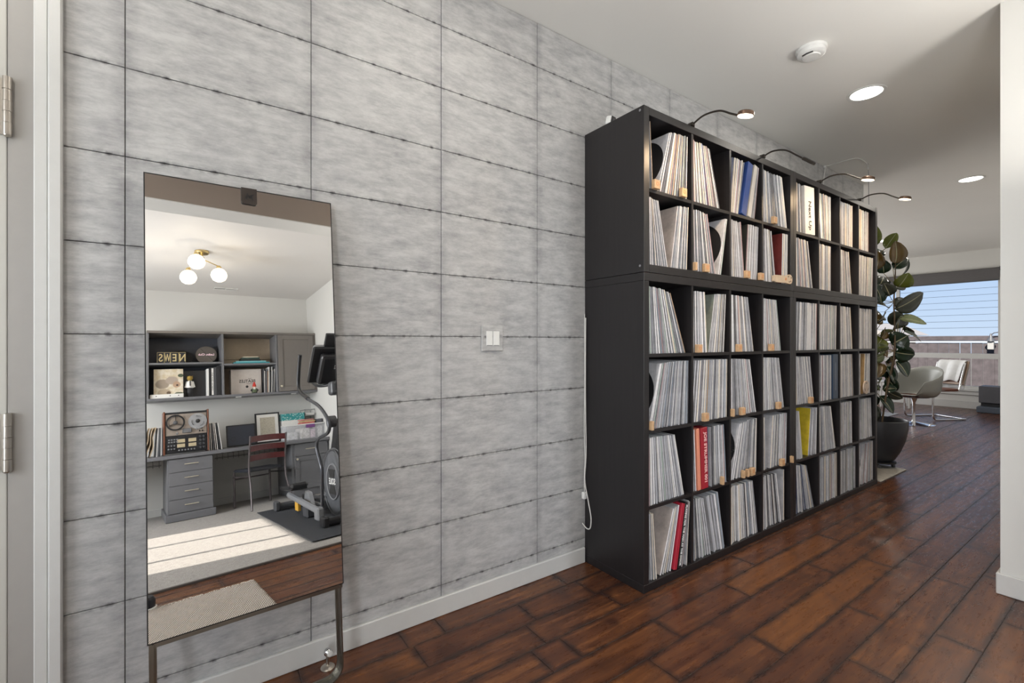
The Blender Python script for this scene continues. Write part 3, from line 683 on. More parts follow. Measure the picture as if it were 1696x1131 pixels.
for (sp, r_, c, a0, a1, c0, c1, z0) in specials:
    if sp == 'bluebox': o, t = boxset('box_set', (.025, .06, .22), None, r_, a0, a1, c0, c1, z0, 'wide royal blue boxed record set leaning in the top row', 'box set')
    if sp == 'whitebox': o, t = boxset('box_set', (.55, .51, .46), None, r_, a0, a1, c0, c1, z0, 'off-white boxed set right of the royal blue box in the top row', 'box set')
    if sp == 'nextup':
        o, t = boxset('box_set', (.60, .57, .54), None, r_, a0, a1, c0, c1, z0, 'thick white box with Next Up written on its spine', 'box set'); spine_text(o, t, 'Next Up', .055, 'ink', .125, bold=.0008)
    if sp == 'bluebook':
        o, t = boxset('box_set', (.03, .055, .10), None, r_, a0, a1, c0, c1, z0, 'thick dark blue boxed set in the fourth row', 'box set')
        MB().box(-.0008, -.1592, .06, .0008, -.1584, .26).build('spine_line', 'silver', None).parent = o
    if sp == 'orangebook': o, t = boxset('book', (.72, .27, .17), None, r_, a0, a1, c0, c1, z0, 'thin salmon orange book left of the red boxed book')
    if sp == 'redbox':
        o, t = boxset('box_set', (.34, .018, .03), None, r_, a0, a1, c0, c1, z0, 'red boxed book lettered JOE STRUMMER 001 on its spine', 'box set'); spine_text(o, t, 'JOE STRUMMER 001', .0305, 'inkpink', .16, bold=.0007, xoff=.008)
    if sp == 'redslim': o, t = boxset('book', (.38, .02, .04), None, r_, a0, a1, c0, c1, z0, 'slim red boxed record in the bottom row')
    if sp == 'blackbook':
        o, t = boxset('book', (.012, .012, .013), None, r_, a0, a1, c0, c1, z0, 'black boxed record with white spine lettering in the bottom row'); spine_text(o, t, 'PLAYING FOR THE MAN AT THE DOOR', .0165, 'inkw', .16, bold=.0006)
# wooden marker tags clipped at the foot of the spines
M['tag'] = plain('pale_wood_tag', (.56, .36, .20), .55, var=.2, scale=60)
tags = [(1.785, 1.88, 0, 0, 'w'), (1.993, 1.887, 0, 0, 'w'), (2.092, 1.515, 1, 1, 'n'), (2.187, 1.514, 1, 1, 'w'), (2.586, 1.537, 1, 2, 'w'), (2.739, 1.543, 1, 2, 'w'), (2.895, 1.902, 0, 3, 'w'), (1.902, 1.12, 2, 0, 'x'),
        (2.123, 1.118, 2, 1, 'w'), (2.50, 1.111, 2, 2, 'w'), (2.859, 1.111, 2, 3, 'w'), (1.754, .755, 3, 0, 'n'), (2.181, .768, 3, 1, 'w'), (2.437, .76, 3, 2, 'n'), (2.535, .763, 3, 2, 'w'), (2.947, .775, 3, 3, 'w'),
        (2.545, .407, 4, 2, 'n'), (2.59, .407, 4, 2, 'n'), (2.64, .407, 4, 2, 'w'), (2.992, .407, 4, 3, 'w'), (2.335, .397, 4, 1, 'n'), (3.118, .413, 4, 3, 'n'), (3.385, .77, 3, 4, 'w')]
tn = {}
pos_w = ['leftmost', 'second', 'third', 'fourth']
for (x, z, r_, c, k_) in tags:
    if k_ == 'x': continue
    wd = .042 if k_ == 'w' else .016; z0 = rowz[r_][0]+.0005
    i = tn.get((r_, c), 0); tn[(r_, c)] = i+1
    o = MB().bbox(x-wd/2, YF-.014, z0, x+wd/2, YF+.0045, z0+.042, .0015).build('marker_tag', 'tag', label=f"{pos_w[i]} small pale wooden tag at the foot of records, {colname[c]} compartment, {rowname[r_]}", cat='tag', group='wooden marker tags')
    if k_ == 'w': text('Q' if (c+r_) % 2 else 'O', .026, (x, YF-.0141, z0+.022), (1, 0, 0), (0, 0, 1), 'inkorange', o, ext=.0003)
# skate-shaped wooden paddle and round wooden disc
z0 = rowz[1][0]+.0005
pd = thing('wooden_paddle', (3.0, YF-.012, z0), 'pale wooden paddle with drilled holes lying on the ledge below the maroon sleeve', 'paddle')
pp = [(-.125, .006), (-.10, .0), (.02, .004)]+[(.075+.032*math.cos(a), .030+.030*math.sin(a)) for a in [R(-100+20*i) for i in range(12)]]+[(.02, .048), (-.10, .044), (-.125, .038)]
MB().prism(pp, 0, .012, frame_mat((3.0, YF-.0012, z0), (1, 0, 0), (0, 0, 1))).build('board', plain('pale_maple', (.62, .48, .34), .5, var=.15), pd)
for hx, hz in ((.055, .045), (.09, .040), (.085, .018), (.065, .014)): MB().lathe([(.0045, 0), (.0045, .0008)], (3.0+hx, YF-.0133, z0+hz), (0, -1, 0), 12).build('hole', 'ink', pd)
text('18', .024, (3.02, YF-.0134, z0+.026), (1, 0, 0), (0, 0, 1), 'inkorange', pd)
z0 = rowz[3][0]
wd_ = thing('wooden_disc', (4.335, YF-.008, z0), 'round pale wooden disc with slots standing before the farthest fourth-row compartment', 'disc')
MB().lathe([(.0001, 0), (.052, 0), (.052, .009), (.0001, .009)], (4.335, YF-.0008, z0+.053), (0, -1, 0), 36).build('plate', plain('pale_birch', (.60, .49, .40), .5, var=.1), wd_)
for a in range(3):
    q = R(90+120*a); MB().box(-.012, -.0006, -.003, .012, 0, .003, T=Matrix.Translation((4.335+.034*math.cos(q), YF-.0099, z0+.053+.034*math.sin(q))) @ Matrix.Rotation(-q+PI/2, 4, 'Y')).build('slot', 'ink', wd_)

# ------------------------------------------------------------------ gooseneck lamps on the shelf top
M['bronze'] = plain('dark_bronze', (.045, .038, .032), .3, .6)
for i, (bx, on) in enumerate([(2.081, 1), (2.784, 0), (3.546, 1), (4.25, 1)]):
    lb = ['black gooseneck lamp clamped to the shelf top, nearest the mirror and lit', 'unlit black gooseneck lamp on the shelf top, second from the mirror', 'lit black gooseneck lamp on the shelf top, third from the mirror', 'lit black gooseneck lamp on the shelf top, nearest the plant'][i]
    zt = 2.2412
    L = thing('shelf_lamp', (bx, YF+.04, zt), lb, 'lamp', 'gooseneck lamps along the shelf top')
    MB().bbox(bx-.022, YF+.002, zt, bx+.022, YF+.11, zt+.010, .003).build('base_plate', 'bronze', L)
    MB().bbox(bx-.010, YF-.006, zt+.0002, bx+.010, YF+.026, zt+.020, .003).build('joint', 'bronze', L)
    if on: P = [(bx, YF, zt+.010), (bx, YF-.06, zt+.030), (bx, YF-.14, zt+.020), (bx, YF-.20, zt-.018), (bx, YF-.235, zt-.040)]
    else: P = [(bx, YF, zt+.010), (bx, YF-.05, zt+.022), (bx, YF-.12, zt+.004), (bx, YF-.18, zt-.045), (bx, YF-.215, zt-.075)]
    MB().tube(spline(P, 8), .0048, 10).build('gooseneck', 'bronze', L)
    e = Vector(P[-1]); d = (Vector(P[-1])-Vector(P[-2])).normalized()
    if on:
        dd = Vector((0, -1, -.22)).normalized(); up = Vector((0, -.22, 1)).normalized()
        cc = e+dd*.036
        MB().lathe([(.0001, .011), (.030, .011), (.035, .006), (.036, -.006), (.033, -.0085)], cc, up, 28).build('lamp_head', plain('copper_lit_head', (.16, .10, .07), .3, .7), L)
        MB().lathe([(.033, -.0084), (.033, -.0105), (.0001, -.0105)], cc, up, 28).build('lamp_face', 'warm_light', L)
        la = light('shelf_lamp_light', 'AREA', cc-up*.013, 4.2, (1, .72, .45), .06, direction=(0, .45, -1)); la.data.spread = R(150)
    else:
        T = frame_mat(e, (1, 0, 0), d)
        MB().bbox(-.020, .0, -.008, .020, .066, .008, .003, T=T).build('lamp_head', 'bronze', L)
        MB().box(-.014, .008, -.0095, .014, .058, -.0082, T=T).build('lamp_face', 'dgrey', L)
# small white security camera on top
sc_ = thing('security_camera', (1.80, -.15, 2.2412), 'small white security camera with a black face on the shelf top', 'camera')
cx = (1.745, -.15, 2.2412)
MB().bbox(cx[0]-.02, cx[1]-.018, 2.2412, cx[0]+.02, cx[1]+.018, 2.249, .003).build('foot', 'white', sc_)
T = Matrix.Translation((cx[0], cx[1], 2.270)) @ Matrix.Rotation(R(8), 4, 'Z') @ Matrix.Rotation(R(14), 4, 'X') @ Matrix.Scale(.86, 4)
MB().bbox(-.024, -.016, -.025, .024, .024, .025, .011, T=T, seg=3).build('body', 'white', sc_)
MB().bbox(-.021, -.0185, -.022, .021, -.0161, .022, .001, T=T).build('lens_face', 'black', sc_)
MB().lathe([(.008, 0), (.008, .002), (.0001, .0022)], T @ Vector((0, -.0186, .003)), T.to_3x3() @ Vector((0, -1, 0)), 16).build('lens', 'dgrey', sc_)

# light switch
sw = thing('light_switch', (1.130, 0, 1.17), 'double rocker light switch with a plate papered like the concrete print wall', 'light switch')
MB().bbox(1.072, -.0065, 1.112, 1.188, -.0004, 1.230, .0035).build('switch_plate', 'concrete', sw)
for x in (1.112, 1.149):
    MB().bbox(x-.0165, -.0095, 1.138, x+.0165, -.0066, 1.203, .001).build('rocker', 'white', sw)
    MB().box(x-.014, -.0097, 1.1375, x+.014, -.0067, 1.1395).build('rocker_shadow_gap', 'dgrey', sw)
# cord and plug beside the shelf
cp = thing('power_cord', (1.69, -.012, .3), 'white power cord hanging beside the shelf with a plug and a loop', 'cord')
MB().tube(spline([(1.698, -.010, 1.30), (1.697, -.012, .95), (1.694, -.012, .70), (1.697, -.014, .55), (1.692, -.014, .45), (1.694, -.014, .37)], 6), .0024, 8).build('cord', 'cable', cp)
MB().tube(spline([(1.698, -.018, 1.28), (1.694, -.02, .9), (1.697, -.022, .58), (1.684, -.026, .44), (1.684, -.05, .34), (1.68, -.075, .26), (1.68, -.07, .205), (1.680, -.045, .193), (1.672, -.02, .215)], 7), .0030, 8).build('loop', 'cable', cp)
MB().bbox(1.679, -.026, .335, 1.700, -.004, .372, .004).build('plug', 'white', cp)

# smoke detector
sd = thing('smoke_detector', (2.712, -.672, ZC), 'round white smoke detector on the ceiling', 'smoke detector')
c_ = (2.712, -.672, ZC-.0005)
MB().lathe([(.072, 0), (.072, .010), (.068, .014)], c_, (0, 0, -1), 40).build('base', 'white', sd)
MB().lathe([(.066, .0138), (.066, .030), (.058, .038), (.044, .040)], c_, (0, 0, -1), 40).build('housing', 'white', sd)
MB().lathe([(.043, .0395), (.040, .046), (.0001, .048)], c_, (0, 0, -1), 36).build('cap', 'white', sd)
MB().tube([(c_[0]-.046, c_[1]-.028, ZC-.0425), (c_[0]-.052, c_[1], ZC-.0425), (c_[0]-.046, c_[1]+.024, ZC-.0425)], .003, 6).build('vent_slot', 'ink', sd)
# recessed downlights; the last three are added to brighten the rooms
for i, (x, y, r0, lb) in enumerate([(3.478, -.672, .083, 'round recessed downlight beside the smoke detector, lit'), (6.137, -.656, .083, 'round recessed downlight farther down the ceiling, lit'),
                                   (.815, -.66, .083, 'added round recessed downlight above the mirror, lit'), (-.6, -1.0, .083, 'added round recessed downlight above the white door, lit'), (8.8, .8, .083, 'added round recessed downlight over the far seating, lit')]):
    dl = thing('downlight', (x, y, ZC), lb, 'ceiling light', 'recessed downlights')
    MB().lathe([(.102, .0), (.102, .003), (.090, .005), (.083, .002), (.083, .0005)], (x, y, ZC-.0003), (0, 0, -1), 40).build('trim_ring', 'white', dl)
    MB().lathe([(.0825, .0008), (.0825, .0016), (.0001, .0016)], (x, y, ZC-.0003), (0, 0, -1), 40).build('lamp_face', 'can_light', dl)
    light('downlight_light', 'AREA', (x, y, ZC-.008), [7, 8, 5, 5, 8][i], (1, .93, .82), .16)
# swag cord along the ceiling, hook, drop to the shelf
sg = thing('swag_cable', (4.61, -.2, 2.7), 'white cord swagged along the ceiling from the wall to a hook', 'cord')
MB().tube(spline([(4.53, -.012, 2.248), (4.56, -.010, 2.5), (4.60, -.012, 2.69), (4.615, -.03, 2.703), (4.61, -.14, 2.704), (4.62, -.235, 2.703), (4.74, -.252, 2.700), (4.84, -.246, 2.69), (4.861, -.242, 2.665)], 6), .004, 8).build('cord', 'cable', sg)
MB().tube([(4.861, -.242, ZC-.001), (4.861, -.242, 2.672)]+arc((4.861, -.242, 2.66), .012, PI/2, -PI/2, 6), .0025, 8).build('hook', 'nickel', sg)
MB().tube(spline([(4.861, -.245, 2.650), (4.862, -.248, 2.3), (4.85, -.25, 1.7), (4.80, -.24, 1.2), (4.72, -.22, .9), (4.67, -.2, .8)], 8), .0022, 6).build('drop_cord', 'mgrey', sg)
MB().bbox(4.59, -.016, 2.688, 4.612, -.0005, 2.706, .002).build('clip', 'white', sg)

# ------------------------------------------------------------------ rubber plant beyond the shelf
mt_ = MB().bbox(4.66, -.395, .0006, 5.285, .22, .009, .002).build('floor_mat', plain('pale_mat', (.42, .41, .38), .8, var=.2), label='pale flat mat under the potted rubber plant', cat='mat')
PC = Vector((5.23, -.20, 0))
cad = thing('plant_caddy', (5.23, -.20, .009), 'black wheeled plant caddy under the dark pot', 'plant stand')
MB().lathe([(.0001, .050), (.135, .050), (.135, .062), (.0001, .062)], PC, n=32).build('platform', 'blackm', cad)
for a in (20, 110, 200, 290):
    q = Vector((5.23+.11*math.cos(R(a)), -.20+.11*math.sin(R(a)), 0))
    MB().lathe([(.016, -.009), (.016, .009)], q+Vector((0, 0, .0255)), (math.cos(R(a+30)), math.sin(R(a+30)), 0), 16).build('caster', 'dgrey', cad)
    MB().box(q.x-.006, q.y-.006, .040, q.x+.006, q.y+.006, .0499).build('caster_fork', 'nickel', cad)
pot = thing('plant_pot', (5.23, -.20, .0625), 'large dark charcoal tapered plant pot on a wheeled caddy', 'pot')
MB().lathe([(.0001, .0626), (.098, .0626), (.125, .085), (.165, .16), (.200, .26), (.218, .36), (.2215, .44), (.214, .444), (.209, .43), (.204, .36)], PC, n=48).build('pot_body', plain('charcoal_glaze', (.035, .038, .045), .38), pot)
MB().lathe([(.206, .39), (.10, .398), (.0001, .40)], PC, n=32).build('soil', plain('soil', (.03, .02, .015), .95, bump=.6), pot)
def leafmat(name, top, under):
    k = NT(name); uv = k.n('UVMap'); uv.uv_map = 'UVMap'; s = k.n('SeparateXYZ', i0=uv.outputs[0]); vv = k.math('ABSOLUTE', k.math('SUBTRACT', s.outputs[1], .5))
    g_ = k.t.nodes.new('ShaderNodeNewGeometry'); nz = k.noise(k.obj(), 14, 3)
    t = k.mix(k.ramp(nz, (.3, 0), (.7, 1)), tuple(x*.7 for x in top), top); u_ = k.mix(k.ramp(nz, (.3, 0), (.7, 1)), tuple(x*.75 for x in under), under)
    c = k.mix(g_.outputs['Backfacing'], t, u_); c = k.mix(k.ramp(vv, (.012, 1), (.03, 0)), c, (.42, .42, .26))
    return k.set(color=c, rough=.22, spec=.6)
LM_ = [leafmat('leaf_olive', (.14, .17, .025), (.22, .22, .06)), leafmat('leaf_deep', (.012, .035, .018), (.05, .075, .045)), leafmat('leaf_bronze', (.14, .085, .02), (.16, .12, .04)),
       leafmat('leaf_greyback', (.05, .06, .045), (.11, .12, .11)), leafmat('leaf_pale', (.22, .27, .13), (.30, .32, .18))]
pl_ = thing('rubber_plant', (5.23, -.20, .40), 'tall rubber plant with big glossy dark, olive and bronze leaves', 'plant')
RV = Vector((.8206, -.5716, 0)); FV = Vector((.5716, .8206, 0))       # across / away
U0 = 1467.0; PX = .00558
def PP(u, v, d=0): return Vector((5.23, -.20, 1.156))+RV*((u-U0)*PX)+Vector((0, 0, (565.5-v)*PX))+FV*d
stems = [[(1463, 698, 0), (1461, 640, .01), (1458, 560, .03), (1461, 470, .03), (1464, 420, .0)], [(1470, 698, -.03), (1474, 640, -.06), (1486, 580, -.06), (1488, 500, -.04), (1490, 470, -.04), (1492, 430, -.03)],
         [(1465, 697, .05), (1453, 620, .12), (1449, 540, .14), (1452, 450, .10), (1462, 380, .06)], [(1474, 640, -.06), (1490, 605, -.02), (1499, 570, 0)]]
for s_ in stems: MB().tube(spline([PP(*q) for q in s_], 6), [.0085-.004*i/((len(s_)-1)*6) for i in range((len(s_)-1)*6+1)], 8).build('stem', plain('stem_brown', (.12, .085, .05), .6), pl_)
# leaves: base (u, v, depth) -> tip (u, v, depth), half width, roll, kind
LV = [((1461,408,.05),(1468,367,.04),10,.2,0),((1466,405,.04),(1478,378,.10),8,.9,0),((1477,412,-.02),(1496,384,-.02),7,.7,0),((1487,438,-.06),(1485,402,-.10),12,.0,2),((1488,446,-.03),(1515,424,-.02),8,.5,1),
      ((1464,447,.0),(1462,418,-.06),9,.2,2),((1457,450,.05),(1456,415,.08),8,.4,2),((1476,420,.04),(1466,404,.1),7,.6,1),((1480,452,.02),(1472,430,-.02),8,.4,1),((1499,458,-.04),(1519,434,-.02),5,1.2,1),
      ((1492,476,-.06),(1495,457,-.16),11,.2,0),((1497,478,0),(1509,455,.06),13,.3,3),((1484,490,-.02),(1470,471,-.06),9,.5,3),((1470,503,-.02),(1458,470,-.05),10,.3,1),((1457,500,.02),(1452,470,.05),9,.2,1),
      ((1489,512,-.04),(1531,488,-.10),13,.35,3),((1492,508,-.02),(1528,497,.02),10,.7,3),((1481,510,-.02),(1456,500,-.05),7,1.0,3),((1479,516,.0),(1463,536,-.03),6,.9,3),((1492,515,-.02),(1499,540,.02),9,.4,3),
      ((1495,528,-.04),(1535,534,-.10),8,.7,4),((1510,540,.0),(1531,553,.02),4,1.1,1),((1505,549,-.04),(1540,564,-.02),6,.8,1),((1499,545,.02),(1498,526,-.06),13,.3,3),((1484,552,0),(1468,548,-.06),8,.8,4),
      ((1480,530,.03),(1463,528,.05),9,.5,2),((1487,570,-.02),(1502,556,-.10),14,.3,1),((1490,583,-.04),(1514,588,-.10),11,.4,1),((1470,584,.0),(1457,570,-.10),9,.4,4),((1470,566,.02),(1474,590,-.06),5,.6,2),
      ((1476,586,-.02),(1452,596,-.05),8,.5,4),((1485,590,-.02),(1501,598,.03),8,.6,1),((1492,598,-.04),(1508,622,-.08),11,.35,1),((1470,600,.02),(1460,625,-.04),9,.5,2),((1478,606,-.02),(1490,634,-.06),9,.4,1),
      ((1485,612,0),(1497,637,.03),6,.7,1),((1468,632,.0),(1457,640,-.08),9,.6,4),((1470,628,.04),(1482,612,.08),9,.5,1),((1472,645,-.02),(1487,641,-.08),7,.7,1),((1480,648,-.02),(1500,660,-.06),6,.6,3),
      ((1467,655,-.02),(1484,682,-.08),8,.3,1),((1478,668,-.01),(1489,655,.03),6,.6,1),((1463,670,.0),(1456,700,-.05),7,.2,3),((1462,655,.03),(1472,675,.05),6,.3,1),((1466,470,.08),(1478,455,.12),9,.5,1),
      ((1468,540,.08),(1455,520,.12),10,.4,1),((1475,560,.09),(1460,553,.14),10,.5,1),((1470,610,.10),(1485,600,.14),10,.5,1),((1462,480,.1),(1475,465,.13),8,.4,3),((1472,575,.05),(1458,588,.09),9,.6,1),
      ((1472,425,.05),(1482,408,.09),8,.5,1),((1460,440,.06),(1470,425,.10),8,.6,1),((1478,470,.05),(1490,455,.08),9,.4,3),((1466,492,.06),(1480,478,.10),9,.3,1),((1474,525,.07),(1490,520,.10),9,.5,1),((1462,552,.07),(1476,540,.10),9,.5,1),
      ((1480,572,.05),(1495,585,.09),10,.4,1),((1464,600,.07),(1478,590,.10),9,.4,3),((1474,622,.07),(1488,612,.09),9,.5,1),((1466,640,.07),(1478,652,.10),8,.4,1),((1484,600,.03),(1500,612,.06),9,.5,1),((1470,560,-.03),(1455,575,-.07),9,.3,0),
      ((1476,545,-.03),(1464,560,-.08),8,.4,2),((1482,625,.0),(1497,648,-.02),7,.6,1),((1460,615,.03),(1455,590,.06),8,.5,2)]
def leaf(base, tip, w_, roll, kind, i):
    B = PP(*base); Tp = PP(*tip); d = Tp-B; L = d.length; d.normalize(); L *= 1.0
    n0 = -FV; n0 = (n0-d*n0.dot(d)).normalized(); n0 = Matrix.Rotation(roll if i % 2 else -roll, 3, d) @ n0
    sd_ = d.cross(n0).normalized(); W = w_*PX*1.35; N = 9; vs = []; uv = []
    for a in range(N+1):
        t = a/N; wt = W*(math.sin(PI*min(1, t**.85))**.62)*(1-.12*t) if 0 < t < 1 else (.002 if a == 0 else .0005)
        drop = -.10*L*math.sin(PI*t*.5)**2+.06*L*math.sin(PI*t)
        for q in (-1, -.5, 0, .5, 1):
            vs.append(B+d*(L*t)+sd_*(wt*q)+n0*(abs(q)*wt*.28+drop)); uv.append((t, .5+q/2))
    fs = []
    for a in range(N):
        for q in range(4): k_ = a*5+q; fs.append((k_, k_+1, k_+6, k_+5))
    off = wloc(pl_)
    me = bpy.data.meshes.new('leaf'); me.from_pydata([tuple(v-off) for v in vs], [], fs); me.materials.append(LM_[kind]); ul = me.uv_layers.new(name='UVMap')
    for lp in me.loops: ul.data[lp.index].uv = uv[lp.vertex_index]
    for p in me.polygons: p.use_smooth = True
    o = link('leaf', me, pl_); m_ = o.modifiers.new('s', 'SOLIDIFY'); m_.thickness = .0016
    # short leaf stalk
for i, (b_, t_, w_, rl_, kd) in enumerate(LV): leaf(b_, t_, w_, rl_, kd, i)
pt = MB()
for i, (b_, t_, w_, rl_, kd) in enumerate(LV):
    B = PP(*b_); best = min((PP(*q) for s_ in stems for q in s_), key=lambda p: (p-B).length+.6*max(0, p.z-B.z)); 
    pt.tube([best, (best+B)/2+Vector((0, 0, -.01)), B], .0028, 6)
pt.build('leaf_stalks', plain('stalk_green', (.20, .17, .07), .5), pl_, kind='stuff')

# ------------------------------------------------------------------ far seating
def OO(x, y, ang): return Matrix.Translation((x, y, 0)) @ Matrix.Rotation(ang, 4, 'Z')
rug_ = MB().bbox(7.3, .75, .0006, 9.3, 2.3, .008, .003).build('area_rug', plain('pale_blue_grey_rug', (.42, .44, .48), .9, var=.2, bump=.4), label='pale blue-grey rug on the far floor under the dining table', cat='rug')
# moulded swivel armchair
ang = math.atan2(-RV.y, -RV.x)         # faces to the left as seen in the photo
c1 = thing('shell_armchair', (8.35, .33, 0), 'moulded grey shell armchair on a chrome pedestal, brown seat underside', 'chair')
T1 = OO(8.35, .33, ang+.25)
sh = bmesh.new(); NU, NV = 20, 12; grid = []
for i in range(NU+1):
    th = -PI+2*PI*i/NU      # around, 0 = front
    row = []
    for j in range(NV+1):
        t = j/NV; back = (1-math.cos(th))/2     # 0 front, 1 back
        hgt = .05+(.10+.26*back**2.6+.07*math.sin(abs(th))**2)*1.0
        rad = .05+.20*math.sin(PI/2*min(1, t*1.5)); rad = rad*(1+.06*t)
        x = math.cos(th)*rad*(1.0+.18*back*t*t)-.02*back*t; y_ = math.sin(th)*rad*1.12
        z = .40+hgt*max(0, (t-.35)/.65)**1.25-(.012*(1-t))
        if back < .12: z = .40+.02*math.sin(t*PI)-(.012*(1-t))+.015*t
        row.append(sh.verts.new((x, y_, z)))
    grid.append(row)
for i in range(NU):
    for j in range(NV): sh.faces.new((grid[i][j], grid[i+1][j], grid[i+1][j+1], grid[i][j+1]))
bmesh.ops.remove_doubles(sh, verts=sh.verts[:], dist=.0005)
k = NT('shell_plastic'); shp = k.set(color=(.30, .305, .28), rough=.3)
o = MB().frombm(sh, 0, T1, True).build('shell', shp, c1); m_ = o.modifiers.new('s', 'SOLIDIFY'); m_.thickness = .009; m_.offset = 0
MB().lathe([(.05, .372), (.17, .376), (.205, .392), (.19, .41), (.05, .392)], (8.35, .33, 0), n=28).build('seat_pan', plain('brown_seat_pan', (.10, .035, .025), .35), c1)
MB().lathe([(.030, .03), (.022, .06), (.017, .16), (.020, .30), (.045, .371)], (8.35, .33, 0), n=20).build('column', 'chrome', c1)
MB().lathe([(.235, .0008), (.235, .006), (.20, .012), (.06, .028), (.032, .034)], (8.35, .33, 0), n=36).build('pedestal_base', 'chrome', c1)
th_ = MB(); rows_ = []
# throw draped over the cantilever chair back
c2 = thing('cantilever_chair', (9.15, .33, 0), 'cantilever dining chair with chrome tube frame, brown seat and cane back', 'chair')
T2 = OO(9.16, .33, ang+.12)     # local +x = facing
def tb(pts, r=.0115, mi=0, n=10): return MB().tube([T2 @ Vector(p) for p in spline(pts, 5)], r, n)
f = MB()
for s_ in (-1, 1):
    f.tube([T2 @ Vector(p) for p in spline([(-.33, s_*.21, .016), (-.10, s_*.215, .015), (.14, s_*.215, .015), (.20, s_*.215, .04), (.215, s_*.215, .12), (.215, s_*.215, .36), (.20, s_*.215, .42), (.13, s_*.215, .445), (-.18, s_*.21, .435), (-.235, s_*.205, .47), (-.27, s_*.20, .60), (-.345, s_*.195, .84)], 6)], .0115, 10)
f.tube([T2 @ Vector((-.33, s_*.21, .016)) for s_ in (-1, 1)], .0115, 10)
f.build('tube_frame', 'chrome', c2)
MB().bbox(-.20, -.225, .425, .20, .225, .465, .012, T=T2, seg=2).build('seat', plain('brown_seat', (.16, .05, .028), .4), c2)
TB2 = T2 @ Matrix.Translation((-.285, 0, .52)) @ Matrix.Rotation(R(-17), 4, 'Y')
MB().bbox(-.014, -.215, .0, .008, .215, .36, .006, T=TB2).build('backrest_frame', plain('pale_wood_frame', (.42, .30, .22), .4), c2)
MB().box(-.0145, -.185, .03, .0085, .185, .33, T=TB2).build('cane_panel', weave('cane', (.30, .17, .13), (.62, .42, .36), 300), c2)
tw = bmesh.new(); g_ = []
rt = random.Random(3)
for i in range(15):
    row = []
    for j in range(11):
        u = j/10-.5; s_ = i/14
        if s_ < .5: x = .035+.02*math.sin(u*14); z = .37-(.5-s_)*2*.34
        else: x = -.035-.012*math.sin(u*17)-.05*(s_-.5); z = .37-(s_-.5)*2*.42
        if abs(s_-.5) < .04: x = 0; z = .385
        row.append(tw.verts.new(TB2 @ Vector((x+rt.uniform(-.006, .006), u*(.40-.04*abs(s_-.5)*2)+.0, z+.03*math.sin(u*9)*abs(s_-.5)))))
    g_.append(row)
for i in range(14):
    for j in range(10): tw.faces.new((g_[i][j], g_[i+1][j], g_[i+1][j+1], g_[i][j+1]))
o = MB().frombm(tw, 0, None, True).build('throw', plain('white_fleece', (.72, .73, .73), .95, bump=.9, scale=25), label='white fleecy throw draped over the back of the cantilever chair', cat='throw')
m_ = o.modifiers.new('s', 'SOLIDIFY'); m_.thickness = .018; m_ = o.modifiers.new('b', 'SUBSURF'); m_.levels = 1; m_.render_levels = 1
# white-framed chair at the window
c3 = thing('white_chair', (10.3, 1.15, 0), 'white wooden chair with an open square back in front of the far window', 'chair')
T3 = OO(10.3, 1.10, R(200))
for (x, y_) in ((-.20, -.21), (-.20, .21)): MB().bbox(x-.016, y_-.022, .0005, x+.016, y_+.022, .83, .004, T=T3).build('back_post', 'trim', c3)
for (x, y_) in ((.20, -.19), (.20, .19)): MB().bbox(x-.016, y_-.016, .0005, x+.016, y_+.016, .43, .004, T=T3).build('leg', 'trim', c3)
MB().bbox(-.21, -.232, .80, -.185, .232, .86, .006, T=T3).build('top_rail', 'trim', c3)
MB().bbox(-.208, -.19, .52, -.19, .19, .55, .004, T=T3).build('lower_rail', 'trim', c3)
MB().bbox(-.206, -.012, .55, -.192, .012, .80, .003, T=T3).build('splat', plain('oak_splat', (.35, .25, .18), .5), c3)
MB().bbox(-.22, -.22, .43, .22, .22, .455, .006, T=T3).build('seat', 'trim', c3)
# dining table (mostly hidden by the plant)
t_ = thing('dining_table', (8.75, 1.35, 0), 'round white-topped dining table with chrome legs behind the rubber plant', 'table')
MB().lathe([(.0001, .715), (.53, .715), (.545, .728), (.53, .742), (.0001, .742)], (8.8, 1.30, 0), n=48).build('tabletop', 'white', t_)
for (x, y_) in ((8.45, 1.05), (9.1, 1.0), (8.5, 1.65), (9.1, 1.6)): MB().lathe([(.018, .009 if x < 9.3 else .0005), (.018, .7145)], (x, y_, 0), n=14).build('leg', 'chrome', t_)
c4 = thing('pedestal_stool', (7.95, .95, 0), 'brown round stool on a chrome stem half hidden by the rubber plant', 'stool')
T4 = OO(7.95, .95, 0)
MB().lathe([(.0001, .40), (.17, .405), (.19, .42), (.17, .435), (.0001, .435)], (7.95, .95, 0), n=28).build('seat', plain('brown_seat_two', (.10, .035, .028), .4), c4)
MB().lathe([(.03, .03), (.018, .08), (.018, .40)], (7.95, .95, 0), n=16).build('column', 'chrome', c4)
MB().lathe([(.20, .0085), (.20, .014), (.03, .034)], (7.95, .95, 0), n=30).build('pedestal_base', 'chrome', c4)
# dark cabinet on a low base by the window
sb = thing('dark_cabinet', (10.8, -.55, 0), 'small dark grey cabinet on a flat blue-grey base by the far window', 'cabinet')
MB().bbox(10.52, -.98, .0006, 10.99, .085, .10, .01).build('base', plain('blue_grey_base', (.07, .085, .11), .4), sb)
MB().bbox(10.66, -.95, .1002, 10.97, .055, .155, .004).build('plinth', 'blackm', sb)
MB().bbox(10.62, -.97, .1552, 10.98, .075, .425, .008).build('body', plain('cabinet_slate', (.075, .075, .085), .5), sb)

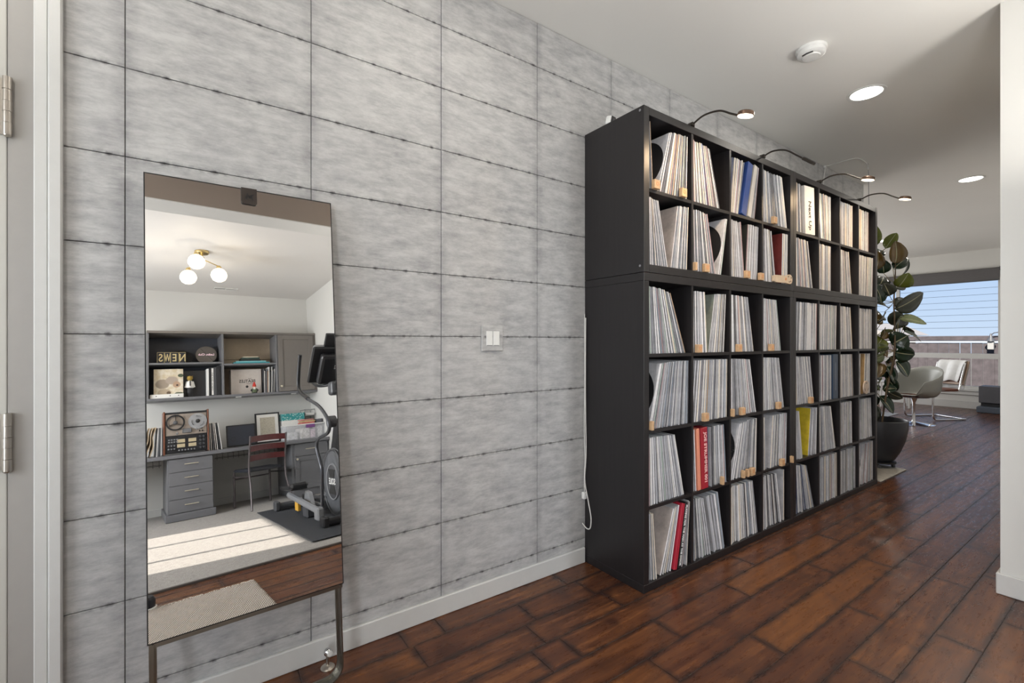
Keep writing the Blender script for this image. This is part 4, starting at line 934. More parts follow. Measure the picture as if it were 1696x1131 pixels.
# ------------------------------------------------------------------ outside: wires, fence, neighbour
wr = thing('guard_wires', (11.30, 1.2, -.12), 'row of thin horizontal wires strung across outside the far window', 'wires')
for i in range(8): MB().tube([(11.30, -1.0, 1.40+i*.1145), (11.30, 3.2, 1.40+i*.1145)], .0026, 5).build('wire', 'mgrey', wr)
for yy in (-1.0, 3.2): MB().box(11.28, yy-.02, .0, 11.32, yy+.02, 2.45).build('post', 'mgrey', wr)
deck = MB().box(11.16, -6, -.30, 15.0, 12, -.12).build('deck', plain('deck_boards', (.09, .08, .08), .8, var=.3), kind='structure')
fn = thing('fence', (14.6, 2.5, -.12), 'weathered grey board fence outside the far window', 'fence')
M['fboard'] = plain('weathered_boards', (.078, .066, .070), .85, var=.35, scale=9)
y = -4.0; i = 0; rf = random.Random(2)
while y < 11:
    w_ = .185+rf.uniform(-.01, .01)
    MB().box(14.6, y, -.12, 14.622, y+w_-rf.choice([.003, .006, .014]), 1.12+rf.uniform(-.004, .004)).build('board', 'fboard', fn); y += w_
MB().bbox(14.55, -4, 1.17, 14.66, 11, 1.285, .01).build('cap_board', 'fboard', fn)
MB().box(14.57, -4, 1.135, 14.64, 11, 1.158).build('top_rail', 'trim', fn)
for yy in (-2.6, -.35, 1.9, 4.15, 6.4, 8.65): MB().box(14.625, yy, -.12, 14.71, yy+.09, 1.169).build('post', 'fboard', fn)
ln = thing('post_lantern', (14.50, .30, 1.0), 'small metal lantern fixed on the fence outside the far window', 'lantern')
MB().bbox(14.40, .50, .98, 14.485, .60, 1.16, .006).build('lantern_body', plain('lantern_zinc', (.30, .30, .29), .5), ln)
MB().lathe([(.085, 1.16), (.075, 1.18), (.03, 1.25), (.012, 1.33), (.0001, 1.335)], (14.44, .55, 0), n=20).build('lantern_roof', 'dgrey', ln)
MB().tube([(14.44, .55, 1.30), (14.44, .50, 1.345), (14.44, .43, 1.36)], .01, 8).build('finial', 'dgrey', ln)
MB().box(14.486, .54, 1.05, 14.5995, .56, 1.07).build('lantern_arm', 'dgrey', ln)
nb = thing('neighbour_house', (30, 9.5, -1), 'distant house roof showing above the fence behind the leaves', 'house')
MB().box(28, 7.0, -1, 34, 11.2, 1.50).build('wall', plain('far_wall', (.55, .53, .50), .8), nb)
MB().prism([(6.2, 1.50), (12.0, 1.50), (10.8, 2.15), (7.4, 2.15)], 27.6, 34.4, Matrix(((0, 0, 1, 0), (1, 0, 0, 0), (0, 1, 0, 0), (0, 0, 0, 1)))).build('roof', plain('far_roof', (.30, .28, .26), .8), nb)
MB().box(29, 8.2, 2.14, 29.4, 8.5, 2.45).build('chimney', 'fboard', nb)
MB().box(-40, -60, -1.3, 90, 60, -1.0).build('ground', plain('ground_outside', (.18, .17, .14), .9), kind='structure')

# ================================================================== office seen in the mirror
# wall cabinet: x .035-1.905, front y -5.12, z 1.322-2.14
YW, YC0 = -5.459, -5.12
wc = thing('wall_cabinet', (.97, YW, 1.32), 'long grey wall cabinet with two open bays and one paneled door above the desk', 'cabinet')
xa, xb, z0, z1 = .035, 1.905-.008, 1.322, 2.140
MB().bbox(xa, YW, z1-.028, xb, YC0+.012, z1, .002).build('top_board', 'gcab2', wc)
MB().bbox(xa, YW, z0, xb, YC0, z0+.028, .002).build('bottom_board', 'gcab', wc)
MB().bbox(xa, YW, z0+.028, xa+.022, YC0, z1-.028, .002).build('side_board', 'gcab', wc); MB().bbox(xb-.03, YW, z0+.028, xb, YC0, z1-.028, .002).build('side_board', 'gcab2', wc)
for x in (.772, 1.388): MB().bbox(x, YW, z0+.028, x+.022, YC0, z1-.028, .002).build('divider', 'gcab', wc)
MB().bbox(xa+.022, YW+.012, 1.740, .772, YC0-.004, 1.762, .002).build('shelf_board', 'gcab', wc)
MB().bbox(.794, YW+.012, 1.715, 1.388, YC0-.004, 1.738, .002).build('shelf_board', 'gcab', wc)
MB().box(xa+.022, YW, z0+.028, .772, YW+.008, z1-.028).build('dark_back_panel', 'cabdark', wc)
MB().box(.794, YW, z0+.028, 1.388, YW+.008, z1-.028).build('beige_back_panel', 'cabback', wc)
MB().box(.794, YW+.008, 1.83, 1.388, YW+.020, 1.845).build('rail', 'cabback', wc)
dr = MB().bbox(1.412, YC0+.0004, 1.352, 1.862, YC0+.018, 2.108, .002)
dr = MB()
for b_ in ((1.412, 1.352, 1.472, 2.108), (1.802, 1.352, 1.862, 2.108), (1.472, 1.352, 1.802, 1.412), (1.472, 2.048, 1.802, 2.108)): dr.bbox(b_[0], YC0+.0004, b_[1], b_[2], YC0+.018, b_[3], .0015)
dr.box(1.472, YC0+.0004, 1.412, 1.802, YC0+.010, 2.048); dr.build('door', 'gcab2', wc)
MB().box(1.41, YC0-.012, 1.35, 1.864, YC0, 2.112).build('door_shadow_gap', 'blackm', wc)
MB().lathe([(.005, 0), (.005, .012), (.014, .018), (.014, .024), (.0001, .028)], (1.437, YC0+.018, 1.418), (0, 1, 0), 18).build('knob', 'champagne', wc)
for x in (.95, 1.60): MB().bbox(x-.03, YC0-.06, z0-.012, x+.03, YC0-.02, z0-.0005, .003).build('puck_light', 'white', wc)

ZD = .702      # desk top
dk = thing('desk_top', (.9, -5.08, .66), 'long grey built-in desk top running under the wall cabinet', 'desk')
MB().bbox(-.9, -5.459, .664, 1.896, -4.70, ZD, .003).build('worktop', 'gcab', dk)
# drawer unit
du = thing('drawer_cabinet', (.41, -4.9, 0), 'grey drawer cabinet with four drawers and brass bar pulls under the desk', 'cabinet')
MB().bbox(.203, -5.458, .086, .618, -4.740, .6635, .002).build('carcass', 'gcab', du)
MB().bbox(.185, -5.458, .009, .636, -4.705, .0855, .004).build('plinth', 'gcab', du)
for i in range(4):
    za = .092+i*.142; d = link('drawer', None, du, (0, 0, 0))
    o = MB().bbox(.216, -4.7399, za, .610, -4.722, za+.138, .0015).build('drawer_front', 'gcab', d)
    MB().tube([(.35, -4.700, za+.078), (.478, -4.700, za+.078)], .0045, 8).build('bar_pull', 'champagne', d)
    for x in (.362, .466): MB().lathe([(.004, 0), (.004, .022)], (x, -4.722, za+.078), (0, 1, 0), 10).build('pull_post', 'champagne', d)
# right base cabinet
rc = thing('base_cabinet', (1.66, -4.95, 0), 'grey base cabinet with one drawer and a panel door in the corner', 'cabinet')
MB().bbox(1.440, -5.458, .009, 1.895, -4.755, .6635, .002).build('carcass', 'gcab', rc)
d = link('drawer', None, rc, (0, 0, 0))
MB().bbox(1.475, -4.7549, .505, 1.872, -4.738, .655, .0015).build('drawer_front', 'gcab', d)
MB().tube([(1.60, -4.716, .585), (1.73, -4.716, .585)], .0045, 8).build('bar_pull', 'champagne', d)
for x in (1.612, 1.718): MB().lathe([(.004, 0), (.004, .022)], (x, -4.738, .585), (0, 1, 0), 10).build('pull_post', 'champagne', d)
dr = MB()
for b_ in ((1.475, .10, 1.530, .497), (1.817, .10, 1.872, .497), (1.530, .10, 1.817, .155), (1.530, .442, 1.817, .497)): dr.bbox(b_[0], -4.7549, b_[1], b_[2], -4.738, b_[3], .0015)
dr.box(1.530, -4.7549, .155, 1.817, -4.748, .442); dr.build('door', 'gcab', rc)
MB().lathe([(.005, 0), (.005, .012), (.013, .018), (.013, .024), (.0001, .028)], (1.50, -4.738, .47), (0, 1, 0), 18).build('knob', 'champagne', rc)
# wire cable trays below the desk
for q, (a, b_, lb) in enumerate(((-.1, .16, 'bronze wire cable tray under the desk left of the drawer cabinet'), (.65, 1.42, 'bronze wire cable tray under the desk between drawers and base cabinet'))):
    ct = thing('cable_tray', (a, -4.95, .6), lb, 'cable tray', 'wire cable trays')
    m_ = MB(); 
    for (yy, zz) in ((-4.90, .652), (-4.86, .612), (-4.90, .600)): m_.tube([(a, yy, zz), (b_, yy, zz)], .0025, 6)
    m_.build('long_wire', 'bronze', ct)
    x = a+.02; m_ = MB()
    while x < b_: m_.tube([(x, -4.90, .66), (x, -4.865, .640), (x, -4.86, .585), (x, -4.845, .585)], .0022, 5); x += .055
    m_.build('cross_wire', 'bronze', ct)

# things in the wall cabinet
YS = -5.20
XW = Vector((-1, 0, 0)); ZV = Vector((0, 0, 1))
M['gold'] = plain('gold_paint', (.62, .50, .26), .4, .3)
zS = 1.7622
for i, ch in enumerate('SWEN'):
    xa_, w_ = [.135, .205, .262, .345][i], [.069, .056, .082, .068][i]
    o = MB().bbox(xa_, YS-.05, zS, xa_+w_-.003, YS, zS+.135, .002).build('letter_block', 'gold', label=f"dark and gold letter block {'S' if ch=='S' else ch} of the word NEWS on the cabinet's upper left shelf", cat='letter block', group='NEWS letter blocks')
    MB().box(xa_+.004, YS, zS+.004, xa_+w_-.006, YS+.0015, zS+.131).build('face', 'blackm', o)
    text(ch, .125, (xa_+w_/2-.001, YS+.0015, zS+.064), XW, ZV, 'gold', o, bold=.002, sx=.72 if ch != 'W' else .42)
ov = MB().lathe([(.0001, 0), (.155, 0), (.155, .004), (.0001, .004)], (0, 0, 0), n=40)
ov.v = [(x*.74+.385, YW+.09+z+(y+.1)*-.25, zS+.093+y*.60) for x, y, z in ov.v]
ov.build('oval_plaque', 'black', label='black oval plaque leaning behind the letter blocks', cat='plaque')
cy_ = thing('round_sign', (.634, -5.34, zS), 'round dark sign with pink script lettering on the cabinet shelf', 'sign')
TS = frame_mat((.634, -5.34, zS+.115), XW, Vector((0, -.14, 1)))
m_ = MB().lathe([(.0001, 0), (.112, 0), (.116, .006), (.112, .012), (.0001, .012)], n=44); m_.v = [tuple(TS @ Vector(v)) for v in m_.v]; m_.build('disc', plain('brushed_dark_disc', (.13, .115, .105), .45, .2), cy_)
M['pink'] = glow('pink_neon', (.9, .35, .52), .55)
text('Ladies Club', .036, TS @ Vector((0, .005, .0125)), XW, Vector((0, -.14, 1)), 'pink', cy_, bold=.0004)
MB().tube([TS @ Vector((-.075, -.085, .013)), TS @ Vector((.06, .085, .013))], .0018, 6).build('diagonal_line', 'ink', cy_)
zB = z0+.0285
# kitten photograph canvas
def kittens():
    k = NT('kitten_photo'); p = k.obj(); s = k.n('SeparateXYZ', i0=p); x, z = s.outputs[0], s.outputs[2]
    def blob(cx, cz, rx, rz, nzs=.25):
        a = k.math('POWER', k.math('DIVIDE', k.math('SUBTRACT', x, cx), rx), 2); b_ = k.math('POWER', k.math('DIVIDE', k.math('SUBTRACT', z, cz), rz), 2)
        d = k.math('ADD', k.math('SQRT', k.math('ADD', a, b_)), k.math('MULTIPLY', k.math('SUBTRACT', k.noise(p, 30, 3), .5), nzs)); return k.ramp(d, (.85, 1), (1.05, 0))
    col = k.mix(k.ramp(k.noise(p, 18, 4), (.4, 0), (.62, 1)), (.60, .50, .34), (.72, .66, .55))
    col = k.mix(blob(.08, .17, .07, .06), col, (.33, .27, .21)); col = k.mix(blob(.17, .21, .065, .05), col, (.40, .33, .27)); col = k.mix(blob(.215, .16, .04, .04), col, (.45, .30, .20))
    col = k.mix(blob(.10, .07, .07, .045), col, (.42, .34, .25)); col = k.mix(blob(.14, .065, .022, .02), col, (.12, .08, .05)); col = k.mix(blob(.24, .05, .05, .02, .5), col, (.10, .12, .08))
    col = k.mix(blob(.255, .265, .03, .022, .4), col, (.07, .09, .05)); col = k.mix(blob(.222, .152, .012, .012), col, (.08, .05, .04))
    return k.set(color=col, rough=.5)
ck = link('kitten_picture', None, None, (.104, -5.20, zB), 'square photo print of sleeping kittens propped in the wall cabinet', 'picture')
MB().box(.104, -5.205, zB+.05, .383, -5.200, zB+.345).build('print', kittens(), ck)
ck2 = MB().bbox(.068, -5.30, zB, .383, -5.150, zB+.048, .003).build('white_box', 'paper', label='low white box with small marks below the kitten picture', cat='box')
for x in (.12, .25, .33): MB().box(x, -5.1499, zB+.022, x+.01, -5.1492, zB+.032).build('mark', 'ink', ck2)
bk = thing('black_framed_figure', (.50, -5.26, zB), 'black album cover with a little bear in a white shirt and black tie', 'album')
MB().bbox(.388, -5.27, zB, .612, -5.262, zB+.325, .002).build('cover', 'black', bk)
br = MB().lathe([(.0001, -.03), (.022, -.024), (.032, 0), (.024, .022), (.0001, .03)], (.452, -5.236, zB+.232), n=18).lathe([(.0001, 0), (.012, .004), (.0001, .012)], (.428, -5.236, zB+.250), n=10).lathe([(.0001, 0), (.012, .004), (.0001, .012)], (.476, -5.236, zB+.250), n=10)
br.build('bear_head', plain('golden_fur', (.36, .24, .05), .9, bump=.5), bk)
MB().lathe([(.0001, 0), (.040, .005), (.042, .05), (.026, .085), (.012, .095)], (.452, -5.236, zB+.110), n=18).tube([(.424, -5.236, zB+.19), (.408, -5.232, zB+.12)], .011, 8).tube([(.480, -5.236, zB+.19), (.496, -5.232, zB+.12)], .011, 8).build('shirt', 'paper', bk)
MB().prism([(-.005, 0), (.005, 0), (.006, -.055), (0, -.068), (-.006, -.055)], 0, .003, frame_mat((.452, -5.193, zB+.198), XW, ZV)).build('tie', 'ink', bk)
MB().lathe([(.0001, .0005), (.030, .002), (.032, .11), (.0001, .112)], (.452, -5.236, zB), n=16).build('trousers', 'blackm', bk)
# books standing in the left bay
for i, (x, w_, h, col, lb) in enumerate([(.618, .022, .335, 'white', 'white and red slim box leftmost of the cabinet books'), (.642, .020, .345, 'black', 'black book beside the slim white box in the cabinet'), (.664, .028, .352, 'gold', 'black book with a pale lettered spine in the wall cabinet'),
                                         (.694, .026, .350, 'dgrey', 'dark grey book in the middle of the cabinet books'), (.722, .047, .366, 'blackm', 'widest black box file at the end of the cabinet books')]):
    o = MB().bbox(x, -5.40, zB, x+w_, -5.175-(i == 4)*.0, zB+h, .002).build('book', 'black' if col == 'gold' else col, label=lb, cat='book', group='books standing in the wall cabinet')
    if col == 'gold':
        MB().box(x+.004, -5.1749, zB+.01, x+w_-.004, -5.1735, zB+h-.012).build('spine_label', 'paper', o)
        text('LIFE AND WORKS', .022, (x+w_/2, -5.1734, zB+h/2), Vector((0, 0, -1)), Vector((-1, 0, 0)), 'ink', o, sx=1.25)
# flat stack of books in the middle bay
zz = 1.7382
for i, (xa_, xb_, h, mname, lb) in enumerate([(.905, 1.325, .022, 'teal', 'large teal book at the bottom of the flat stack'), (.935, 1.285, .018, 'teal2', 'pale aqua book second in the flat stack'), (.995, 1.225, .020, 'black', 'black book in the middle of the flat stack'),
                                               (1.005, 1.215, .026, 'dgreen', 'dark green book upper in the flat stack'), (1.025, 1.20, .014, 'cream', 'cream book topmost of the flat stack')]):
    cm = {'teal': (.05, .36, .42), 'teal2': (.22, .52, .56), 'black': (.02, .02, .02), 'dgreen': (.03, .06, .05), 'cream': (.60, .54, .42)}[mname]
    o = MB().bbox(xa_, -5.40, zz, xb_, -5.19+i*-.012, zz+h, .0015).build('book', plain('book_'+mname, cm, .45), label=lb, cat='book', group='books stacked flat in the wall cabinet')
    zz += h+.0004
# white boxed record set, magazines, gnome
bx_ = MB().bbox(.885, -5.40, zB, 1.235, -5.255, zB+.325, .002).build('box_set', plain('white_box_set', (.58, .53, .49), .5), label='large white boxed record set lettered The Beatles In Mono', cat='box set')
text('THE', .022, (1.10, -5.2549, zB+.200), XW, ZV, 'ink', bx_); text('BEATLES', .055, (1.07, -5.2549, zB+.168), XW, ZV, 'ink', bx_, bold=.0008, sx=.9); text('IN MONO', .018, (1.10, -5.2549, zB+.135), XW, ZV, 'ink', bx_)
MB().lathe([(.0001, 0), (.014, 0), (.016, .0008), (.0001, .0008)], (1.065, -5.2549, zB+.098), (0, 1, 0), 18).build('apple_emblem', 'ink', bx_)
gn = thing('garden_gnome', (1.135, -5.17, zB), 'small bearded gnome figurine with a tall red hat', 'figurine')
MB().lathe([(.0001, .0), (.028, .001), (.034, .03), (.026, .062), (.012, .072)], (1.135, -5.185, zB+.0005), n=18).build('body', plain('gnome_green', (.09, .12, .06), .6), gn)
MB().lathe([(.0001, -.020), (.016, -.014), (.021, 0), (.014, .016), (.0001, .02)], (1.135, -5.185, zB+.082), n=16).build('face', plain('gnome_face', (.55, .33, .22), .5), gn)
MB().lathe([(.024, .0), (.019, .022), (.008, .052), (.0001, .062)], (1.135, -5.185, zB+.090), n=18).build('hat', plain('gnome_hat', (.50, .03, .02), .5), gn)
MB().lathe([(.0001, .0), (.011, .010), (.017, .030), (.010, .042), (.0001, .045)], (1.135, -5.168, zB+.035), n=14).build('beard', 'paper', gn)
for s_ in (-1, 1): MB().lathe([(.0001, 0), (.012, .002), (.012, .010), (.0001, .016)], (1.135+s_*.016, -5.16, zB+.0005), n=12).build('boot', 'ink', gn)
for s_ in (-1, 1): MB().tube([(1.135+s_*.026, -5.185, zB+.058), (1.135+s_*.042, -5.172, zB+.04), (1.135+s_*.03, -5.158, zB+.03)], .007, 8).build('arm', 'ink', gn)
rm = random.Random(9); x = 1.245
mg = ['dgrey', 'paper', 'black', 'mgrey', 'tan_', 'paper', 'dgrey', 'black', 'paper', 'mgrey', 'black', 'paper']
M['tan_'] = plain('tan_board', (.30, .17, .10), .6)
for i, mname in enumerate(mg):
    w_ = rm.choice([.006, .008, .010]); lean = .015+i*.003; h = rm.uniform(.28, .345)
    T = Matrix.Translation((x, 0, zB+.0008+abs(math.sin(lean))*w_)) @ Matrix.Rotation(lean, 4, 'Y')
    cn = {'paper': 'white', 'mgrey': 'grey', 'dgrey': 'dark grey', 'tan_': 'brown', 'black': 'black'}[mname]
    MB().box(0, -5.42, 0, w_, -5.20, h, T=T).build('magazine', mname, label=f"{cn} magazine, {ordn[i]} from the white boxed set in the wall cabinet", cat='magazine', group='magazines in the wall cabinet'); x += w_+.0022

# things on the desk
def flatsleeve(x, y, w_, h, lean, mat, name, label, cat, group=None, d=.30, z=ZD+.0006):
    T = Matrix.Translation((x, y, z+abs(math.sin(lean))*w_)) @ Matrix.Rotation(lean, 4, 'Y')
    return MB().box(0, -d, 0, w_, 0, h, T=T).build(name, mat, label=label, cat=cat, group=group)
M['beigep'] = plain('beige_paper_bag', (.48, .38, .26), .7, var=.25, bump=.4)
for i, (x, ln, mt) in enumerate([(-.035, .22, 'beigep'), (.0, .20, 'beigep'), (.033, .17, 'beigep'), (.067, .12, 'beigep')]):
    bm = bmesh.new(); bmesh.ops.create_grid(bm, x_segments=10, y_segments=12, size=.5); rb = random.Random(i)
    for v in bm.verts:
        u, q = v.co.x, v.co.y; v.co = Vector((.008*math.sin(q*9+i)*(.5+u)+.006*math.sin(u*17), u*.29, (q+.5)*.315))
    T = Matrix.Translation((x, -4.99, ZD+.0045)) @ Matrix.Rotation(ln, 4, 'Y')
    o = MB().frombm(bm, 0, T, True).build('paper_bag', mt, label=['leftmost crumpled beige paper record bag on the desk', 'second crumpled beige paper record bag from the left', 'third crumpled beige paper record bag from the left', 'crumpled beige paper record bag nearest the dark sleeves'][i], cat='bag', group='paper record bags on the desk')
    m_ = o.modifiers.new('s', 'SOLIDIFY'); m_.thickness = .007
for i, (x, mn) in enumerate([(.102, 'dgrey'), (.113, 'paper'), (.124, 'mgrey'), (.135, 'dgrey'), (.146, 'mgrey')]):
    flatsleeve(x, -4.86, .007, .308, .06-.01*i, mn, 'record', f"{['dark grey','white','grey','charcoal','mid grey'][i]} record sleeve, {ordn[i]} of those left of the tape deck", 'record', 'records left of the tape deck')
# reel to reel tape deck
td = thing('tape_deck', (.385, -4.98, ZD), 'reel-to-reel tape deck with wooden sides and two big reels on the desk', 'tape deck')
lean = R(1.5)
TT = Matrix.Translation((.385, -4.845, ZD+.0145)) @ Matrix.Rotation(lean, 4, 'X')
M['walnut'] = plain('walnut_side', (.17, .06, .03), .4, var=.3)
M['champ'] = plain('champagne_panel', (.42, .36, .31), .35, .5)
MB().bbox(-.198, -.20, 0, .198, -.006, .452, .003, T=TT).build('case', 'black', td)
for s_ in (-1, 1): MB().bbox(s_*.2005-.008+(s_*.002), -.21, -.008, s_*.2005+.008+(s_*.002), .010, .462, .003, T=TT).build('side_panel', 'walnut', td)
MB().bbox(-.188, -.0055, .195, .188, .000, .428, .001, T=TT).build('upper_panel', 'champ', td)
MB().bbox(-.188, -.0055, .008, .188, .000, .190, .001, T=TT).build('lower_panel', 'black', td)
def on(x, y_, z): return TT @ Vector((x, y_, z))
fy = TT.to_3x3() @ Vector((0, 1, 0))
for (cx, mname, nm) in ((-.103, 'black', 'black'), (.103, 'silver', 'silver')):
    rl = link('reel', None, td)
    rl['label'] = f'{nm} tape reel'
    rm_ = MB(); N = 48
    if mname == 'black':
        rm_.lathe([(.072, .010), (.088, .010), (.088, .014), (.072, .014), (.072, .010)], on(cx, 0, .335), fy, 40)
        for a in range(3):
            q = R(90+a*120); rm_.tube([on(cx+.02*math.cos(q), .012, .335+.02*math.sin(q)), on(cx+.075*math.cos(q), .012, .335+.075*math.sin(q))], .017, 8, flat=(1, .15))
    else:
        rm_.lathe([(.0001, .010), (.088, .010), (.088, .014), (.0001, .014)], on(cx, 0, .335), fy, 44)
    rm_.build('flange', mname, rl)
    if mname == 'silver':
        for a in range(3):
            q0 = R(50+a*120); MB().tube([on(cx+.058*math.cos(q0+R(t)), .0145, .335+.058*math.sin(q0+R(t))) for t in range(0, 61, 10)], .009, 8, flat=(1, .12)).build('window', 'ink', rl)
    MB().lathe([(.0001, .0), (.022, .0), (.022, .020), (.010, .026), (.0001, .027)], on(cx, 0, .335), fy, 20).build('hub', 'dgrey' if mname == 'black' else 'ink', rl)
MB().bbox(-.040, .0005, .215, .045, .022, .262, .003, T=TT).build('head_block', 'dgrey', td)
for i in range(3): MB().box(-.034, .0225, .221+i*.014, .039, .0235, .226+i*.014, T=TT).build('head_slot', 'silver', td)
for (x, z) in ((-.088, .215), (.088, .250)): MB().lathe([(.0001, 0), (.012, 0), (.012, .014), (.0001, .015)], on(x, .0, z), fy, 18).build('tape_guide', 'chrome', td)
MB().box(.105, .0005, .246, .150, .004, .256, T=TT).build('tape_counter', 'ink', td)
for x in (.115, .142): MB().box(x, .0005, .214, x+.012, .010, .232, T=TT).build('speed_key', 'ink', td)
M['meter'] = plain('meter_face', (.50, .42, .27), .4)
for (x, z) in ((-.052, .130), (.052, .130), (-.052, .078), (.052, .078)): MB().bbox(x-.036, .0005, z-.018, x+.036, .004, z+.020, .001, T=TT).build('level_meter', 'meter', td)
for (x, z) in [(-.16+.024*i, .150) for i in range(4)]+[(-.16+.024*i, .125) for i in range(4)]: MB().bbox(x-.008, .0005, z-.007, x+.008, .008, z+.007, .001, T=TT).build('push_key', 'mgrey', td)
for (x, z) in [(-.165+.026*i, .085) for i in range(3)]+[(-.165+.026*i, .05) for i in range(3)]+[(-.07+.028*i, .030) for i in range(6)]: MB().lathe([(.0001, 0), (.0085, 0), (.007, .012), (.0001, .013)], on(x, .0, z), fy, 14).build('knob', 'mgrey', td)
for i in range(4):
    for s_ in (0, 1): MB().lathe([(.0001, 0), (.0125, 0), (.011, .014), (.0001, .015)], on(.125+.032*s_, .0, .040+.040*i), fy, 16).build('knob', 'dgrey', td)
# white sleeves right of it
for i in range(7):
    xx = .600+i*.0125; ln = -(.10-.0)*(i/6)-.02
    T = Matrix.Translation((xx+.015*i/6*3, -4.885, ZD+.0008)) @ Matrix.Rotation(ln, 4, 'Y')
    MB().box(0, -.30, 0, .0075, 0, .312, T=T).build('record', ['paper', 'paper', 'mgrey', 'paper', 'paper', 'dgrey', 'paper'][i], label=f"{['white','white','grey','white','white','dark grey','white'][i]} sleeve, {ordn[i]} in the row right of the tape deck", cat='record', group='white sleeves right of the tape deck')
# dark framed tray leaning on the wall
tr = thing('dark_tray', (.975, -5.2, ZD), 'dark blue-grey framed panel with a round emblem leaning behind the chair', 'tray')
Tt = Matrix.Translation((.975, -5.16, ZD+.006)) @ Matrix.Rotation(R(10), 4, 'X')
MB().bbox(-.16, -.018, 0, .16, 0, .265, .003, T=Tt).build('frame', 'blackm', tr); MB().box(-.146, .0005, .014, .146, .002, .251, T=Tt).build('panel', plain('slate_blue', (.035, .042, .065), .4), tr)
MB().lathe([(.022, 0), (.026, .0015), (.022, .0015), (.022, 0)], Tt @ Vector((-.09, .002, .09)), Tt.to_3x3() @ Vector((0, 1, 0)), 24).build('emblem', 'black', tr)
# framed picture
fp = thing('framed_print', (1.29, -5.25, ZD), 'small black-framed certificate with a white mount standing on the desk', 'picture')
Tf = Matrix.Translation((1.29, -5.215, ZD+.004)) @ Matrix.Rotation(R(7), 4, 'X')
for b_ in ((-.146, 0, -.128, .388), (.128, 0, .146, .388), (-.128, 0, .128, .018), (-.128, .37, .128, .388)): MB().bbox(b_[0], -.022, b_[1], b_[2], .0, b_[3], .002, T=Tf).build('frame_bar', 'black', fp)
MB().box(-.128, -.012, .018, .128, -.006, .37, T=Tf).build('mount', 'paper', fp)
kd = NT('aged_print'); 
MB().box(-.088, -.0058, .060, .088, -.0045, .33, T=Tf).build('print', kd.set(color=kd.mix(kd.ramp(kd.noise(kd.mapping(kd.obj(), (40, 1, 90)), 1, 3), (.35, 1), (.5, 0)), (.50, .46, .37), (.36, .33, .28)), rough=.6), fp)
MB().lathe([(.006, -.002), (.008, 0), (.006, .002), (.006, -.002)], Tf @ Vector((0, -.01, .396)), (0, 1, 0), 14).build('hanger', 'brass', fp)
# plastic storage box, teal box, oddments
pb = thing('storage_box', (1.66, -5.0, ZD), 'clear plastic storage box full of craft supplies with a purple label', 'storage box')
XB0, XB1, YB0, YB1, ZB1 = 1.425, 1.893, -5.16, -4.88, .885
m_ = MB().box(XB0, YB0, ZD+.0008, XB1, YB1, ZD+.004).box(XB0, YB1-.003, ZD+.004, XB1, YB1, ZB1).box(XB0, YB0, ZD+.004, XB1, YB0+.003, ZB1).box(XB0, YB0+.003, ZD+.004, XB0+.003, YB1-.003, ZB1).box(XB1-.003, YB0+.003, ZD+.004, XB1, YB1-.003, ZB1)
m_.build('tub', 'clear', pb)
MB().bbox(XB0-.006, YB0-.004, ZB1, XB1+.002, YB1+.006, ZB1+.012, .003).build('rim', 'white', pb)
MB().box(1.66, YB1+.0065, .845, 1.77, YB1+.008, .888).build('purple_label', plain('purple_label', (.16, .05, .20), .5), pb)
for i, (a, b_, c_, col) in enumerate([(1.45, 1.58, .80, (.66, .66, .66)), (1.585, 1.72, .84, (.72, .68, .64)), (1.725, 1.80, .82, (.60, .45, .52)), (1.805, 1.88, .85, (.70, .69, .66))]):
    T = Matrix.Translation(((a+b_)/2, -5.01, ZD+.006)) @ Matrix.Rotation(R([3, -4, 5, -3][i]), 4, 'Z')
    MB().bbox(-(b_-a)/2+.006, -.10, 0, (b_-a)/2-.006, .10, c_-ZD, .012, T=T, seg=2).build('bundle', plain('craft_%d' % i, col, .8, var=.5, scale=50), pb)
tb_ = thing('patterned_box', (1.60, -5.28, ZD), 'white and teal patterned box behind the clear storage box', 'box')
def tealpat():
    k = NT('teal_pattern'); p = k.obj(); v = k.t.nodes.new('ShaderNodeTexVoronoi'); k.put(v.inputs['Vector'], p); v.inputs['Scale'].default_value = 45
    return k.set(color=k.mix(k.ramp(v.outputs['Distance'], (.30, 1), (.42, 0)), (.03, .27, .28), (.42, .60, .58)), rough=.6)
MB().bbox(1.455, -5.36, ZD+.0008, 1.735, -5.20, .965, .003).build('lower_box', 'white', tb_); MB().bbox(1.452, -5.363, .9655, 1.738, -5.197, 1.055, .003).build('lid', tealpat(), tb_)
for i, (x0_, x1_, z_, h_, col, lb) in enumerate([(1.62, 1.79, .8975, .022, (.50, .16, .14), 'red folded fabric on the clear storage box'), (1.63, 1.80, .920, .018, (.55, .42, .22), 'yellow folded fabric above the red one on the clear storage box'), (1.62, 1.78, .9385, .018, (.50, .22, .20), 'rose folded fabric topmost on the clear storage box'),
                                                  (1.81, 1.89, .8975, .05, (.12, .12, .14), 'dark folded pouch beside the folded fabrics')]):
    MB().bbox(x0_, -5.10, z_, x1_, -4.93, z_+h_, .006, seg=2).build('folded_fabric', plain('fabric_%d' % i, col, .9, var=.3), label=lb, cat='fabric', group='folded fabrics on the storage box')
bas = thing('wire_basket', (1.82, -5.3, ZD), 'tall wire letter rack with papers in the desk corner', 'rack')
m_ = MB()
for zz in (.72, .86, 1.0, 1.09): m_.tube([(1.75, -5.42, zz), (1.88, -5.42, zz), (1.88, -5.22, zz), (1.75, -5.22, zz), (1.75, -5.42, zz)], .003, 6)
for (x, y_) in ((1.75, -5.42), (1.88, -5.42), (1.88, -5.22), (1.75, -5.22)): m_.tube([(x, y_, ZD+.0008), (x, y_, 1.095)], .0035, 6)
m_.build('frame', 'mgrey', bas)
